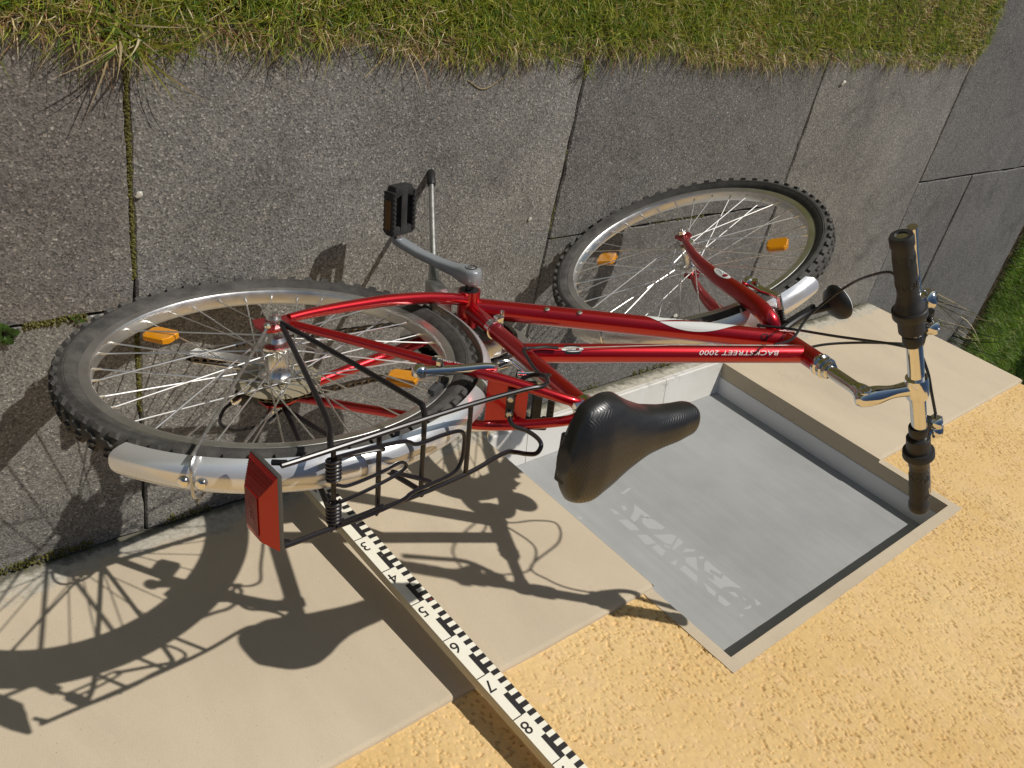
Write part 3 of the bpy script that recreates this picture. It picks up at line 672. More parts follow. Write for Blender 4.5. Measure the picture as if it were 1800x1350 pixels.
# ---------- frame
ST_T = np.array([.3255, 0, .700]); HT_B = np.array([.8675, 0, .672]); HT_T = np.array([.8185, 0, .8105])
TT0 = np.array([.372, 0, .503]); TT1 = np.array([.836, 0, .772]); DT1 = np.array([.862, 0, .7245])
mb = MB()
tube(mb, [BB, ST_T], .0150, 24); lathe(mb, [(.0215, .036), (.0215, -.036)], BB, n=28)
tube(mb, [TT0, TT1], .0172, 24); tube(mb, [BB+np.array([.01, 0, .008]), DT1], [.0195, .0195], 24); tube(mb, [HT_B, HT_T], .0185, 24)
for s in (1, -1):
    tube(mb, [(.028, s*.0655, .3165), (.07, s*.0645, .3125), (.14, s*.0600, .307), (.22, s*.0535, .303), (.30, s*.0430, .302), (.36, s*.0310, .303), (.40, s*.020, .300)], [.0075, .0085, .0098, .0108, .0112, .0112, .0112], 16, smooth=5)
    tube(mb, [(.018, s*.0655, .338), (.03, s*.064, .352), (.09, s*.058, .440), (.150, s*.0505, .530), (.215, s*.042, .612), (.29, s*.0195, .688), (.318, s*.010, .700)], [.0062, .0072, .0078, .0080, .0082, .0082, .0075], 16, smooth=5)
frame = bpart('frame', mb, 'red', label='candy red frame with white lettering')
for s in (1, -1):
    mb = MB(); prism(mb, [(-.026, .300), (-.033, .322), (-.030, .345), (-.018, .353), (.004, .354), (.020, .350), (.036, .326), (.040, .314), (.030, .306), (.012, .308), (.006, .318), (-.006, .318), (-.008, .302)], s*.066-.002, s*.066+.002); bpart('dropout', mb, 'red', frame, sharp=20)
mb = MB(); V = []
g0, g1, g2, g3 = (.206, .037, .603), (.250, .031, .648), (.250, -.031, .648), (.206, -.037, .603)
mb.add([g0, g1, g2, g3]+[(p[0]+.002, p[1], p[2]-.003) for p in (g0, g1, g2, g3)], [(0, 1, 2, 3), (7, 6, 5, 4), (0, 4, 5, 1), (1, 5, 6, 2), (2, 6, 7, 3), (3, 7, 4, 0)])
bpart('bridge_plate', mb, 'red', frame, sharp=20)
def on_tube(a, b, r, off, s, ang):
    """point on a tube: s metres from a along a->b, ang measured from the left side (+y) towards up"""
    a = np.array(a); b = np.array(b); t = (b-a)/np.linalg.norm(b-a); y = np.array([0, 1., 0]); u = np.cross(t, y); u = u if u[2] > 0 else -u
    return a+t*s+(r+off)*(math.cos(ang)*y+math.sin(ang)*u)
Lt = float(np.linalg.norm(TT1-TT0)); Ld = float(np.linalg.norm(DT1-BB))
def wrap(mb, a, b, r, off, s0, ang0, flip=-1):
    """2D (x,y) -> tube; x runs backwards along the tube (front to rear reads left to right from the left side)"""
    mb.v = [tuple(on_tube(a, b, r, off, s0+flip*p[0], ang0+p[1]/r)) for p in mb.v]; return mb
t = text_mb('BACKSTREET 2000', .0118, 'CENTER', .25, 9, space=1.05); lx = max(p[0] for p in t.v)-min(p[0] for p in t.v); t.v = [(p[0]*.155/lx, p[1], p[2]) for p in t.v]; bpart('lettering', wrap(t, TT0, TT1, .0172, .0004, .395, 1.02), 'white', frame, sharp=0)
def ellipse_patch(a, b, r, off, s0, ang0, rx, ry, nu=24, nv=6, fn=None):
    V = []; F = []
    for i in range(nu+1):
        x = -rx+2*rx*i/nu; hh = ry*math.sqrt(max(0, 1-(x/rx)**2)) if fn is None else None
        lo, hi = (-hh, hh) if fn is None else fn(x)
        for j in range(nv+1): V.append(on_tube(a, b, r, off, s0-x, ang0+(lo+(hi-lo)*j/nv)/r))
    F = [(i*(nv+1)+j, (i+1)*(nv+1)+j, (i+1)*(nv+1)+j+1, i*(nv+1)+j+1) for i in range(nu) for j in range(nv)]
    m_ = MB(); m_.add(V, F); return m_
bpart('badge', ellipse_patch(TT0, TT1, .0172, .00025, .082, .72, .0150, .0075, fn=lambda x: (-.0085+.003*max(0, abs(x)-.012)/.003, .0085-.003*max(0, abs(x)-.012)/.003)), 'blackprint', frame, sharp=0)
bpart('badge', ellipse_patch(TT0, TT1, .0172, .0005, .082, .72, .0200, .0048), 'white', frame, sharp=0)
bpart('lettering', wrap(text_mb('LE CAMO', .0052, 'CENTER', .1, 3), TT0, TT1, .0172, .0008, .082, .72), 'blackprint', frame, sharp=0)
bpart('crescent', ellipse_patch(TT0, TT1, .0172, .00075, .091, .72, .0035, .0026), 'crescent', frame, sharp=0)
# white sweep on the down tube
def sw1(x):
    k = (x+.075)/.15; top = .021*math.sin(min(1, max(0, k))*math.pi)**.6*1.0; return (-.020, -.020+top+.004)
bpart('white_sweep', ellipse_patch(BB, DT1, .0195, .0004, .425, .30, .105, .01, 50, 10, fn=lambda x: (-.030, -.030+.048*math.sin(math.pi*min(1, max(0, (x+.105)/.21)))**.6)), 'white', frame, sharp=0)
bpart('red_streak', ellipse_patch(BB, DT1, .0195, .0007, .415, .30, .060, .01, 30, 4, fn=lambda x: (-.012+.018*(x+.06)/.12-.004*math.sin(math.pi*(x+.06)/.12), -.0115+.018*(x+.06)/.12+.0005*math.sin(math.pi*(x+.06)/.12))), 'red', frame, sharp=0)
bpart('lettering', wrap(text_mb('LE CAMO', .026, 'CENTER', .2, 12), BB, DT1, .0195, .0008, .42, -.62), 'blackprint', frame, sharp=0)
bpart('lettering', wrap(text_mb('D', .020, 'CENTER', .0, 8), BB, DT1, .0195, .0006, .563, 1.0), 'blackprint', frame, sharp=0)
# brake decal on the left seat stay
sa, sb = np.array([.150, .0505, .530]), np.array([.215, .042, .612])
bpart('decal', ellipse_patch(sa, sb, .0080, .0005, .048, .15, .044, .01, 16, 6, fn=lambda x: (-.0052, .0052)), 'blackprint', frame, sharp=0)
bpart('lettering', wrap(text_mb('DIRECT BRAKE POWER', .0070, 'CENTER', .1, 4), sa, sb, .0080, .0009, .048, .15), 'white', frame, sharp=0)
for s in (.150, .212):
    p = on_tube(BB, DT1, .0195, 0, s, .55); d = p-on_tube(BB, DT1, .0195, -.0195, s, .55); d = d/np.linalg.norm(d)
    mb = MB(); lathe(mb, [(.0045, -.002), (.0048, .0025), (.0022, .003)], p, d, 12); bpart('bottle_boss', mb, 'chrome', frame)
mb = MB(); lathe(mb, [(.0165, -.011), (.0182, -.010), (.0182, .008), (.0165, .009), (.0135, .009)], ST_T, (ST_T-BB), 24); tube(mb, [ST_T+np.array([-.012, .015, .0]), ST_T+np.array([-.03, .012, .002])], .0055, 10)
bpart('seat_clamp', mb, 'chrome', frame)
# ---------- saddle on its post
stt = (ST_T-BB)/np.linalg.norm(ST_T-BB); mb = MB(); tube(mb, [ST_T-stt*.02, ST_T+stt*.055], .0125, 20); tube(mb, [ST_T+stt*.045+np.array([0, .022, 0]), ST_T+stt*.045-np.array([0, .022, 0])], .011, 14)
bpart('seat_post', mb, 'chrome')
def saddle_mb():
    nx, na = 46, 40; L = .292; V = []; F = []
    for i in range(nx+1):
        t = i/nx; t2 = .5-.5*math.cos(math.pi*t); x = L*t2
        # half width along the length (0 = rear)
        kx = [0, .035, .085, .14, .22, .32, .44, .56, .70, .84, .93, .98, 1.0]; kw = [.020, .052, .077, .0850, .0890, .0820, .0600, .0440, .0350, .0315, .0280, .0180, .002]
        w = float(np.interp(t2, kx, kw)); w = w if 0 < t2 < 1 else .002
        kz = [0, .08, .2, .4, .6, .8, .94, 1.0]; zt = float(np.interp(t2, kx and kz, [-.012, .001, .006, .0, -.004, -.003, -.007, -.020]))
        th = float(np.interp(t2, [0, .1, .3, .6, .9, 1], [.020, .040, .046, .040, .034, .010])); cr_ = float(np.interp(t2, [0, .3, .6, 1], [.010, .016, .012, .006]))
        for k in range(na+1):
            e = math.pi*k/na; c = math.cos(e); s_ = math.sin(e)
            y = w*(abs(c)**.62)*(1 if c > 0 else -1); z = zt-cr_*(abs(y)/max(w, 1e-4))**2-(th)*(1-s_**.42)
            V.append((x, y, z))
    m = na+1
    F = [(i*m+k, (i+1)*m+k, (i+1)*m+k+1, i*m+k+1) for i in range(nx) for k in range(na)]
    F += [tuple(range(m)), tuple(nx*m+k for k in range(na, -1, -1))]
    F += [(i*m, i*m+m-1, (i+1)*m+m-1, (i+1)*m) for i in range(nx)]
    mb = MB(); mb.add(V, F); return mb
SDM = Matrix.Translation((.198, -.009, .812)) @ Matrix.Rotation(rad(-1.5), 4, 'Y') @ Matrix.Rotation(rad(-2), 4, 'Z')
sd_o = obj('saddle', saddle_mb(), 'saddle', bike, sharp=60, label='black herringbone embossed saddle'); sd_o.matrix_local = SDM
md = sd_o.modifiers.new('s', 'SUBSURF'); md.levels = 1; md.render_levels = 1
mb = MB(); rbox(mb, (.0085, -.002, -.036), (.008, .078, .019), .003); obj('rear_plate', mb, 'black', sd_o)
t = text_mb('AUHREND', .0115, 'CENTER', .2); t.v = [(.0042, -p[0]*1.1-.002, p[1]*1.0-.036) for p in t.v]; obj('lettering', t, 'silver_text', sd_o, sharp=0)
mb = MB()
for s in (1, -1): tube(mb, [(.02, s*.03, -.03), (.06, s*.022, -.052), (.16, s*.022, -.052), (.24, s*.012, -.025)], .0035, 8, smooth=5)
obj('rails', mb, 'blackmetal', sd_o)

# ---------- cranks, pedals, chainset
ca = rad(252); cd = np.array([math.cos(ca), 0, math.sin(ca)])
def crank(sgn, name):
    d = cd*sgn; y0 = sgn*.055; y1 = sgn*.090; mb = MB(); n = np.array([-d[2], 0, d[0]]); V = []; F = []
    st = [(-.019, .0100, .013), (-.013, .0165, .0165), (.0, .0190, .0170), (.014, .0180, .0165), (.034, .0140, .0115), (.07, .0125, .0092), (.12, .0118, .0085), (.155, .0128, .0085), (.172, .0130, .0085), (.183, .0080, .0075)]
    for i, (s, w, h) in enumerate(st):
        yc = y0+(y1-y0)*(max(s, 0)/.17)**1.3+sgn*.009*(1 if i < 4 else .8 if i == 4 else .45 if i == 5 else 0)
        c = BB+d*s+np.array([0, yc, 0])
        for k in range(16):
            e = 2*math.pi*k/16; cx = abs(math.cos(e))**.55*math.copysign(1, math.cos(e)); sy = abs(math.sin(e))**.55*math.copysign(1, math.sin(e)); V.append(c+n*w*cx+np.array([0, h*sy, 0]))
    m = len(st); F = [(i*16+k, i*16+(k+1) % 16, (i+1)*16+(k+1) % 16, (i+1)*16+k) for i in range(m-1) for k in range(16)]+[tuple(range(15, -1, -1)), tuple((m-1)*16+k for k in range(16))]
    mb.add(V, F); o = bpart(name, mb, 'crank', sharp=45)
    mb = MB(); lathe(mb, [(.0118, sgn*.074), (.0118, sgn*.0812), (.0100, sgn*.0816), (.0100, sgn*.0800)], BB, (0, 1, 0), 24); bpart('dust_cap', mb, 'black', o)
    mb = MB(); lathe(mb, [(.0066, sgn*.076), (.0066, sgn*.0822), (.004, sgn*.0822)], BB, (0, 1, 0), 6); bpart('crank_bolt', mb, 'chrome', o)
    return o
crank(1, 'crank_arm'); crank(-1, 'crank_arm')
mb = MB(); lathe(mb, [(.0185, .0365), (.0185, .034), (.007, .0335)], BB, n=24); lathe(mb, [(.0085, .06), (.0085, -.06)], BB, n=14); bpart('bottom_bracket', mb, 'black')
def pedal(sgn, pitch):
    c = BB+cd*sgn*.170; y0 = sgn*.104; m4 = Matrix.Translation((c[0], y0, c[2])) @ Matrix.Rotation(pitch, 4, 'Y')
    ln, wd, th = .098, .064, .026
    mb = MB()
    def pb(cx, cy, cz, sx, sy, sz, b=.003): rbox(mb, (cx, sgn*cy, cz), (sx, sy, sz), b)
    pb(0, .010, 0, wd-.006, .018, th-.004, .004); pb(0, ln/2, 0, .018, ln-.01, th, .005)
    for s in (-1, 1): pb(s*(wd/2-.005), ln/2-.002, 0, .010, ln-.016, th, .004)
    pb(0, ln-.010, 0, wd-.016, .020, th-.002, .006)
    for s in (-1, 1): pb(s*(wd/2-.013), ln-.013, 0, .012, .018, th-.001, .005)
    for s in (-1, 1):
        for k in range(9):
            for z in (-1, 1): pb(s*(wd/2-.005), .012+k*.009, z*th/2, .006, .004, .003, 0)
    mb.xf(m4); o = bpart('pedal', mb, 'pedal', sharp=40)
    for s in (-1, 1):
        mb = MB(); rbox(mb, (s*(wd/2+.0006), sgn*(ln/2-.006), 0), (.0022, ln*.58, th*.52), .0006); mb.xf(m4); bpart('reflector', mb, 'dullamber', o)
    mb = MB(); lathe(mb, [(.007, -.016*sgn), (.007, .004*sgn)], (0, 0, 0), (0, 1, 0), 12); mb.xf(m4); bpart('spindle', mb, 'stand', o)
pedal(1, rad(12)); pedal(-1, rad(-37))
mb = MB()
pr = [(.020, -.071), (.060, -.073), (.106, -.0745), (.124, -.0745), (.1275, -.073), (.1275, -.0715), (.120, -.0712), (.060, -.070), (.020, -.069)]; lathe(mb, pr, BB, n=64, closed=True, cap=False); bpart('chain_guard', mb, 'chrome', sharp=25)
mb = MB()
for r, y in ((.096, -.060), (.078, -.053)):
    n = int(r*2*math.pi/.0127)*2; prism(mb, [(BB[0]+(r+(.003 if k % 2 else -.002))*math.cos(2*math.pi*k/n), BB[2]+(r+(.003 if k % 2 else -.002))*math.sin(2*math.pi*k/n)) for k in range(n)], y, y-.0025)
bpart('chainring', mb, 'cog', sharp=20)
# chain: links round rear cog, pulleys and chainring
YC = -.045
def arc(c, r, a0, a1, n): return [(c[0]+r*math.cos(a0+(a1-a0)*k/n), c[2]+r*math.sin(a0+(a1-a0)*k/n)) for k in range(n+1)]
PUL1 = np.array([.012, 0, .245]); PUL2 = np.array([-.060, 0, .158])
loop = arc(RA, .046, rad(75), rad(250), 14)+arc(PUL1, .016, rad(100), rad(-20), 5)[::1]+arc(PUL2, .018, rad(150), rad(300), 8)+arc(BB, .0965, rad(-108), rad(72), 30)
loop.append(loop[0]); lp = np.array(loop); seg = np.linalg.norm(np.diff(lp, axis=0), axis=1); cum = np.concatenate([[0], np.cumsum(seg)]); tot = cum[-1]; nl = int(tot/.0127)
mb = MB()
for i in range(nl):
    s = tot*i/nl; p = np.array([np.interp(s, cum, lp[:, 0]), np.interp(s, cum, lp[:, 1])]); q = np.array([np.interp((s+tot/nl) % tot, cum, lp[:, 0]), np.interp((s+tot/nl) % tot, cum, lp[:, 1])])
    d = q-p; a = math.atan2(d[1], d[0]); yy = YC-.012*np.clip(p[0]/.41, 0, 1)
    for sgn in (-1, 1): rbox(mb, ((p[0]+q[0])/2, yy+sgn*(.0026 if i % 2 else .0036), (p[1]+q[1])/2), (.0165, .0011, .0080), 0, Matrix.Rotation(-a, 3, 'Y'))
    lathe(mb, [(.0037, -.0024), (.0037, .0024)], (p[0], yy, p[1]), (0, 1, 0), 6)
bpart('chain', mb, 'steel', sharp=30)
# rear derailleur
mb = MB()
for y in (-.040, -.052):
    prism(mb, [(PUL1[0]-.012, PUL1[2]+.008), (PUL1[0]+.012, PUL1[2]+.006), (PUL1[0]+.008, PUL1[2]-.014), (PUL2[0]+.016, PUL2[2]-.006), (PUL2[0]+.004, PUL2[2]-.018), (PUL2[0]-.014, PUL2[2]-.010), (PUL2[0]-.014, PUL2[2]+.008), (PUL1[0]-.016, PUL1[2]-.004)], y, y-.0018)
rd = bpart('rear_derailleur', mb, 'alu', sharp=20)
mb = MB()
for c in (PUL1, PUL2): lathe(mb, [(.0135, -.0425), (.0135, -.0505)], c, n=14)
bpart('pulley', mb, 'black', rd)
mb = MB(); rbox(mb, (-.004, -.076, .285), (.040, .028, .026), .006, Matrix.Rotation(rad(38), 3, 'Y')); rbox(mb, (-.030, -.080, .268), (.032, .026, .022), .006, Matrix.Rotation(rad(20), 3, 'Y')); lathe(mb, [(.011, -.066), (.011, -.092)], (-.002, 0, .302), n=16)
bpart('derailleur_body', mb, 'black', rd)
mb = MB(); lathe(mb, [(.0085, 0), (.0095, .006), (.0095, .016), (.007, .018)], (-.043, -.078, .272), (-.9, -.2, .1), 16); bpart('cable_anchor', mb, 'chrome', rd)
mb = MB(); tube(mb, [(-.048, -.082, .272), (-.075, -.088, .283), (-.096, -.090, .318), (-.085, -.088, .352), (-.045, -.084, .362), (-.005, -.080, .345), (.04, -.076, .328)], .0028, 8, smooth=6); bpart('gear_cable', mb, 'cable')
# front derailleur and band
mb = MB(); p = BB+(ST_T-BB)*.255; lathe(mb, [(.0155, -.008), (.0172, -.0075), (.0172, .0075), (.0155, .008)], p, ST_T-BB, 24); rbox(mb, p+np.array([.006, .021, .004]), (.016, .012, .012), .002); tube(mb, [p+np.array([.012, .012, .006]), p+np.array([.012, .036, .006])], .0035, 8)
fd = bpart('front_derailleur', mb, 'chrome')
mb = MB(); 
for y in (-.048, -.066): prism(mb, [(.335, .365), (.355, .398), (.40, .412), (.445, .405), (.455, .392), (.40, .392), (.360, .376), (.345, .352)], y, y-.0015)
rbox(mb, (.39, -.04, .398), (.035, .03, .02), .004); bpart('cage', mb, 'alu', fd, sharp=20)

# ---------- side stand
kt = np.array([.378, .030, .228]); kf = np.array([.511, .187, .0225])
mb = MB(); d = kf-kt; tube(mb, [kt+d*.13, kt+d*.9], [.0065, .0055], 12); rbox(mb, kt+np.array([-.010, -.004, .022]), (.030, .030, .058), .007, Matrix.Rotation(rad(-18), 3, 'Y')); tube(mb, [kt-d*.02, kt+d*.20], [.012, .008], 12); rbox(mb, (.352, .0, .286), (.046, .066, .012), .003)
ks = bpart('side_stand', mb, 'stand')
mb = MB(); tube(mb, [kt+d*.865, kt+d*.885, kt+d*.985, kt+d*1.0], [.0085, .0095, .0085, .006], 14); bpart('rubber_foot', mb, 'black', ks)

# ---------- mudguards
def guard(center, a0, a1, rad_in, hw, depth, n=70):
    prof = []
    for k in range(13):
        u = -1+2*k/12; prof.append((u*hw, rad_in+depth*(1-abs(u)**2.6)))
    prof = prof+[(y*.965, r-.0012) for y, r in prof[::-1]]; V = []; m = len(prof)
    for i in range(n+1):
        e = rad(a0+(a1-a0)*i/n); tp = 1.
        for k, (y, r) in enumerate(prof):
            end = min(i, n-i)/n*(abs(a1-a0)); q = max(0, 1-end/3.2); sh = .92*(abs(y)/hw)**3*q*rad(3.)*(1 if i < n/2 else -1)
            V.append((center[0]+r*math.cos(e+sh*math.copysign(1, a1-a0)), y, center[2]+r*math.sin(e+sh*math.copysign(1, a1-a0))))
    mb = MB(); mb.add(V, [(i*m+k, i*m+(k+1) % m, (i+1)*m+(k+1) % m, (i+1)*m+k) for i in range(n) for k in range(m)]+[tuple(range(m-1, -1, -1)), tuple(n*m+k for k in range(m))]); return mb
rg = bpart('rear_mudguard', guard(RA, -6, 153.5, .329, .0265, .0165), 'fender', sharp=50, label='silver rear mudguard')
mb = MB(); e = rad(134.); rr = .3475; cpt = RA+np.array([rr*math.cos(e), 0, rr*math.sin(e)]); side = RA+np.array([(rr-.014)*math.cos(e), 0, (rr-.014)*math.sin(e)])
tube(mb, [(-.023, .0715, .345), side+np.array([.012, .038, -.012]), side+np.array([.002, .033, -.002]), cpt+np.array([0, .022, 0]), cpt+np.array([-.001, 0, .001]), cpt+np.array([0, -.022, 0]), side+np.array([.002, -.033, -.002]), side+np.array([.012, -.038, -.012]), (-.023, -.0715, .345)], .0023, 8, smooth=5)
bpart('stay', mb, 'stand', rg)
mb = MB()
for s in (-1, 1): lathe(mb, [(.0075, 0), (.0068, .003), (.003, .0045)], cpt+np.array([s*.008, -.002, s*.008-.001]), (math.cos(e), 0, math.sin(e)), 12)
bpart('rivet', mb, 'chrome', rg)
fg = bpart('front_mudguard', guard(FA, 90.5, 188, .329, .0265, .0165, 50), 'fender', steer=True, sharp=50, label='short silver front mudguard')
mb = MB(); e = rad(172); pp = FA+np.array([.34*math.cos(e), 0, .34*math.sin(e)])
tube(mb, [pp+np.array([.010, .030, .004]), pp+np.array([-.002, .027, 0]), pp+np.array([-.007, .014, .0]), pp+np.array([-.0085, 0, 0]), pp+np.array([-.007, -.014, 0]), pp+np.array([-.002, -.027, 0])], .0021, 8, smooth=5); bpart('stay', mb, 'chrome', fg, steer=True)
for u in (-.023, -.001):
    for q in (1, -1): mb = MB(); lathe(mb, [(.0060, .0), (.0060, .004), (.0034, .0062)], (u, q*.0725, .3455), (0, q, 0), 12); bpart('stay_bolt', mb, 'chrome', rg)

# ---------- rear rack
ZR = .685; mb = MB(); rL = [(-.180, .0585, ZR-.016), (-.168, .0605, ZR-.004), (-.155, .0610, ZR), (.08, .0620, ZR), (.20, .0600, ZR+.003), (.234, .058, ZR+.006), (.257, .055, ZR-.006), (.270, .050, .656), (.267, .044, .637), (.257, .035, .626), (.245, .026, .627), (.234, .014, .634)]
rRt = [(-.180, -.0545, ZR-.016), (-.168, -.0565, ZR-.004), (-.155, -.057, ZR), (.08, -.055, ZR), (.183, -.050, ZR-.010), (.208, -.055, ZR-.010), (.228, -.062, .680), (.247, -.066, .683), (.262, -.060, .677), (.260, -.050, .669), (.246, -.038, .657), (.229, -.030, .648), (.224, -.020, .641), (.2275, -.010, .6355)]
tube(mb, rL, .0037, 10, smooth=6); tube(mb, rRt, .0037, 10, smooth=6)
for x in (-.040, .030, .108): tube(mb, [(x, .0615, ZR-.002), (x, -.0555, ZR-.002)], .0036, 10)
tube(mb, [(-.105, .0615, ZR-.004), (-.105, -.056, ZR-.004)], .0034, 8)
rack = bpart('luggage_rack', mb, 'blackmetal', label='black wire luggage rack')
for s in (1, -1):
    mb = MB(); tube(mb, [(-.001, s*.0735, .347), (-.042, s*.0705, .490), (-.082, s*.0670, .625), (-.100, s*.0655, .664), (-.110, s*.060, ZR-.002)], .0041, 10, smooth=4); bpart('strut', mb, 'blackmetal', rack)
    mb = MB(); tube(mb, [(-.001, s*.0755, .348), (.019, s*.0735, .49), (.040, s*.0690, .643), (.040, s*.067, .664), (.031, s*.060, ZR-.002)], .0041, 10, smooth=4); bpart('strut', mb, 'blackmetal', rack)
for (y0, y1) in ((.044, .012), (-.020, -.052)):
    mb = MB(); k = 60; tube(mb, [(-.105+.0085*math.cos(2*math.pi*6*i/k), y0+(y1-y0)*i/k, ZR-.004+.0085*math.sin(2*math.pi*6*i/k)) for i in range(k+1)], .0021, 6); bpart('spring', mb, 'blackmetal', rack)
mb = MB()
tube(mb, [(-.105, .050, ZR+.003), (-.06, .0505, ZR+.008), (-.01, .046, ZR+.011), (.01, .036, ZR+.012), (.055, .035, ZR+.010), (.085, .030, ZR+.009), (.092, .010, ZR+.009), (.088, -.022, ZR+.009), (.070, -.036, ZR+.009), (.01, -.040, ZR+.010), (-.01, -.046, ZR+.011), (-.06, -.052, ZR+.008), (-.105, -.055, ZR+.003)], .0029, 8, smooth=6)
tube(mb, [(-.105, .010, ZR+.004), (-.09, .006, ZR+.008), (-.045, .010, ZR+.010), (-.015, .015, ZR+.010), (-.005, .006, ZR+.010), (-.020, -.002, ZR+.010), (-.06, -.010, ZR+.009), (-.10, -.018, ZR+.004)], .0024, 8, smooth=6)
tube(mb, [(-.02, -.003, ZR+.0), (.03, -.034, ZR-.002), (.045, -.044, ZR-.002)], .0034, 8)
for s in (1, -1): tube(mb, [(-.05, s*.0535-.002, ZR+.009), (-.044, s*.047, ZR+.010), (-.040, s*.043, ZR+.010), (-.052, s*.045, ZR+.009), (-.10, s*.05, ZR+.004)], .0024, 8, smooth=4)
bpart('spring_clamp', mb, 'blackmetal', rack)
mb = MB(); rbox(mb, (.2275, .004, .6345), (.013, .050, .0026), .001, Matrix.Rotation(rad(-42), 3, 'Y')); bpart('bracket', mb, 'black', rack)
for yy in (.014, -.012):
    mb = MB(); lathe(mb, [(.0052, -.001), (.0052, .0052), (.004, .006)], (.2265, yy, .6355), (-.70, 0, .71), 6); bpart('bracket_bolt', mb, 'alu', rack)

# ---------- rear light
mb = MB(); rbox(mb, (-.1875, .006, .668), (.0065, .108, .069), .002); rl = bpart('rear_light', mb, 'lightbox', label='wide red rear light on the luggage rack')
mb = MB(); x0, x1 = -.1908, -.2070; o4 = [(.059, .703), (.059, .634), (-.047, .634), (-.047, .703)]; i4 = [(.028, .686), (.028, .650), (-.036, .650), (-.036, .686)]
mb.add([(x0, y, z) for y, z in o4]+[(x1, y, z) for y, z in i4], [(0, 1, 5, 4), (1, 2, 6, 5), (2, 3, 7, 6), (3, 0, 4, 7), (4, 5, 6, 7)])
bpart('lens', mb, 'redlens2', rl, sharp=15)
mb = MB()
for k in range(11):
    y = .054-.0024*k; q_ = min(1, (.058-y)/.032); x = x0+(x1-x0)*q_-.0004; z0_ = .634+.016*q_; z1_ = .703-.017*q_
    tube(mb, [(x, y, z0_), (x, y, z1_)], .0008, 5)
bpart('lens_rib', mb, 'redlens', rl)
mb = MB(); rbox(mb, (x1-.0008, .0, .668), (.002, .056, .032), .0006); bpart('reflector', mb, 'redlens', rl)
t = text_mb('GL', .016, 'CENTER', .2); t.v = [(x1-.0022, -p[0]-.004, p[1]+.668) for p in t.v]; bpart('lettering', t, 'crescent', rl, sharp=0)
mb = MB(); rbox(mb, (-.180, .0, .672), (.010, .060, .012), .001); bpart('mount', mb, 'black', rl)

# ---------- rear brake
def vbrake(steer, bL, tL, tipx, name, fwd):
    """bL boss, tL arm top (left side); mirrored for the right"""
    a = np.array([tL[0], tL[1]+.007, tL[2]]); mb = MB(); k = 22; tube(mb, [(a[0], .012-(.012+.036)*i/k, a[2]) for i in range(k+1)], [.0048 if i % 3 else .0066 for i in range(k+1)], 10); o = bpart(name, mb, 'black', steer=steer)
    for s in (1, -1):
        mb = MB(); f_ = lambda p: np.array([p[0], p[1]*s, p[2]])
        b, t_ = f_(bL), f_(tL); d = (t_-b); nrm = np.array([-d[2], 0, d[0]]); nrm = nrm/np.linalg.norm(nrm)
        yo = np.array([0, s*.010, 0])
        tube(mb, [b+yo-d*.06, b+yo+d*.12, b+yo+d*.5+nrm*.003, b+yo*.9+d*.85+nrm*.0, t_+yo*.7], [.0090, .0088, .0076, .0066, .0058], 14, smooth=4)
        lathe(mb, [(.0125, 0), (.0128, .007), (.011, .013), (.006, .017)], b+np.array([0, s*.006, 0]), (0, s, 0), 18)
        pc = b+d*.26; lathe(mb, [(.0085, 0), (.0085, .010)], pc+np.array([0, s*.004, 0]), (0, s, 0), 8); tube(mb, [pc+np.array([0, s*.016, 0]), np.array([pc[0], s*.020, pc[2]])], .0034, 8)
        lathe(mb, [(.0065, 0), (.0065, .006)], pc+np.array([0, s*.020, 0]), (0, s, 0), 6); bpart('brake_arm', mb, 'chrome', o, steer=steer, sharp=50)
        pd = np.array([pc[0], s*.0205, pc[2]]); mp = MB(); rbox(mp, pd, (.054, .010, .013), .004, Matrix.Rotation(math.atan2(d[2], d[0])*-1+rad(60)*fwd, 3, 'Y')); bpart('brake_pad', mp, 'pad', o, steer=steer)
    mb = MB()
    tube(mb, [a+np.array([0, .004, 0]), a*np.array([1, .0, 1])+np.array([0, .012, 0])], .0058, 8); bpart('link', mb, 'alu', o, steer=steer)
    mb = MB(); k = 22; tube(mb, [(a[0], .012-(.012+.036)*i/k, a[2]) for i in range(k+1)], [.0048 if i % 3 else .0066 for i in range(k+1)], 10); bpart('rubber_boot', mb, 'black', o, steer=steer)
    mb = MB(); tube(mb, [(a[0], -.03, a[2]), (a[0], -.072, a[2]-.002)], .0009, 6); bpart('inner_cable', mb, 'alu', o, steer=steer)
    return o, a
rb, a_ = vbrake(False, (.124, .033, .540), (.220, .046, .600), 0, 'rear_brake', 1)
mb = MB(); tube(mb, [a_+np.array([0, .002, 0]), a_+np.array([.006, .010, .004]), a_+np.array([.022, .008, .010]), (.262, .042, .626)], .0019, 8, smooth=5); lathe(mb, [(.0044, 0), (.0044, .024)], (.252, .042, .619), (.85, 0, .5), 12); bpart('noodle', mb, 'chrome', rb)
mb = MB(); tube(mb, [(.262, .042, .627), (.285, .042, .642), (.300, .036, .640), (.305, .024, .622), (.318, .021, .585), (.338, .020, .545), (.352, .0205, .522), (.372, .020, .528), (.392, .020, .535), (.41, .018, .546)], .0029, 8, smooth=6); bpart('brake_cable', mb, 'cable')

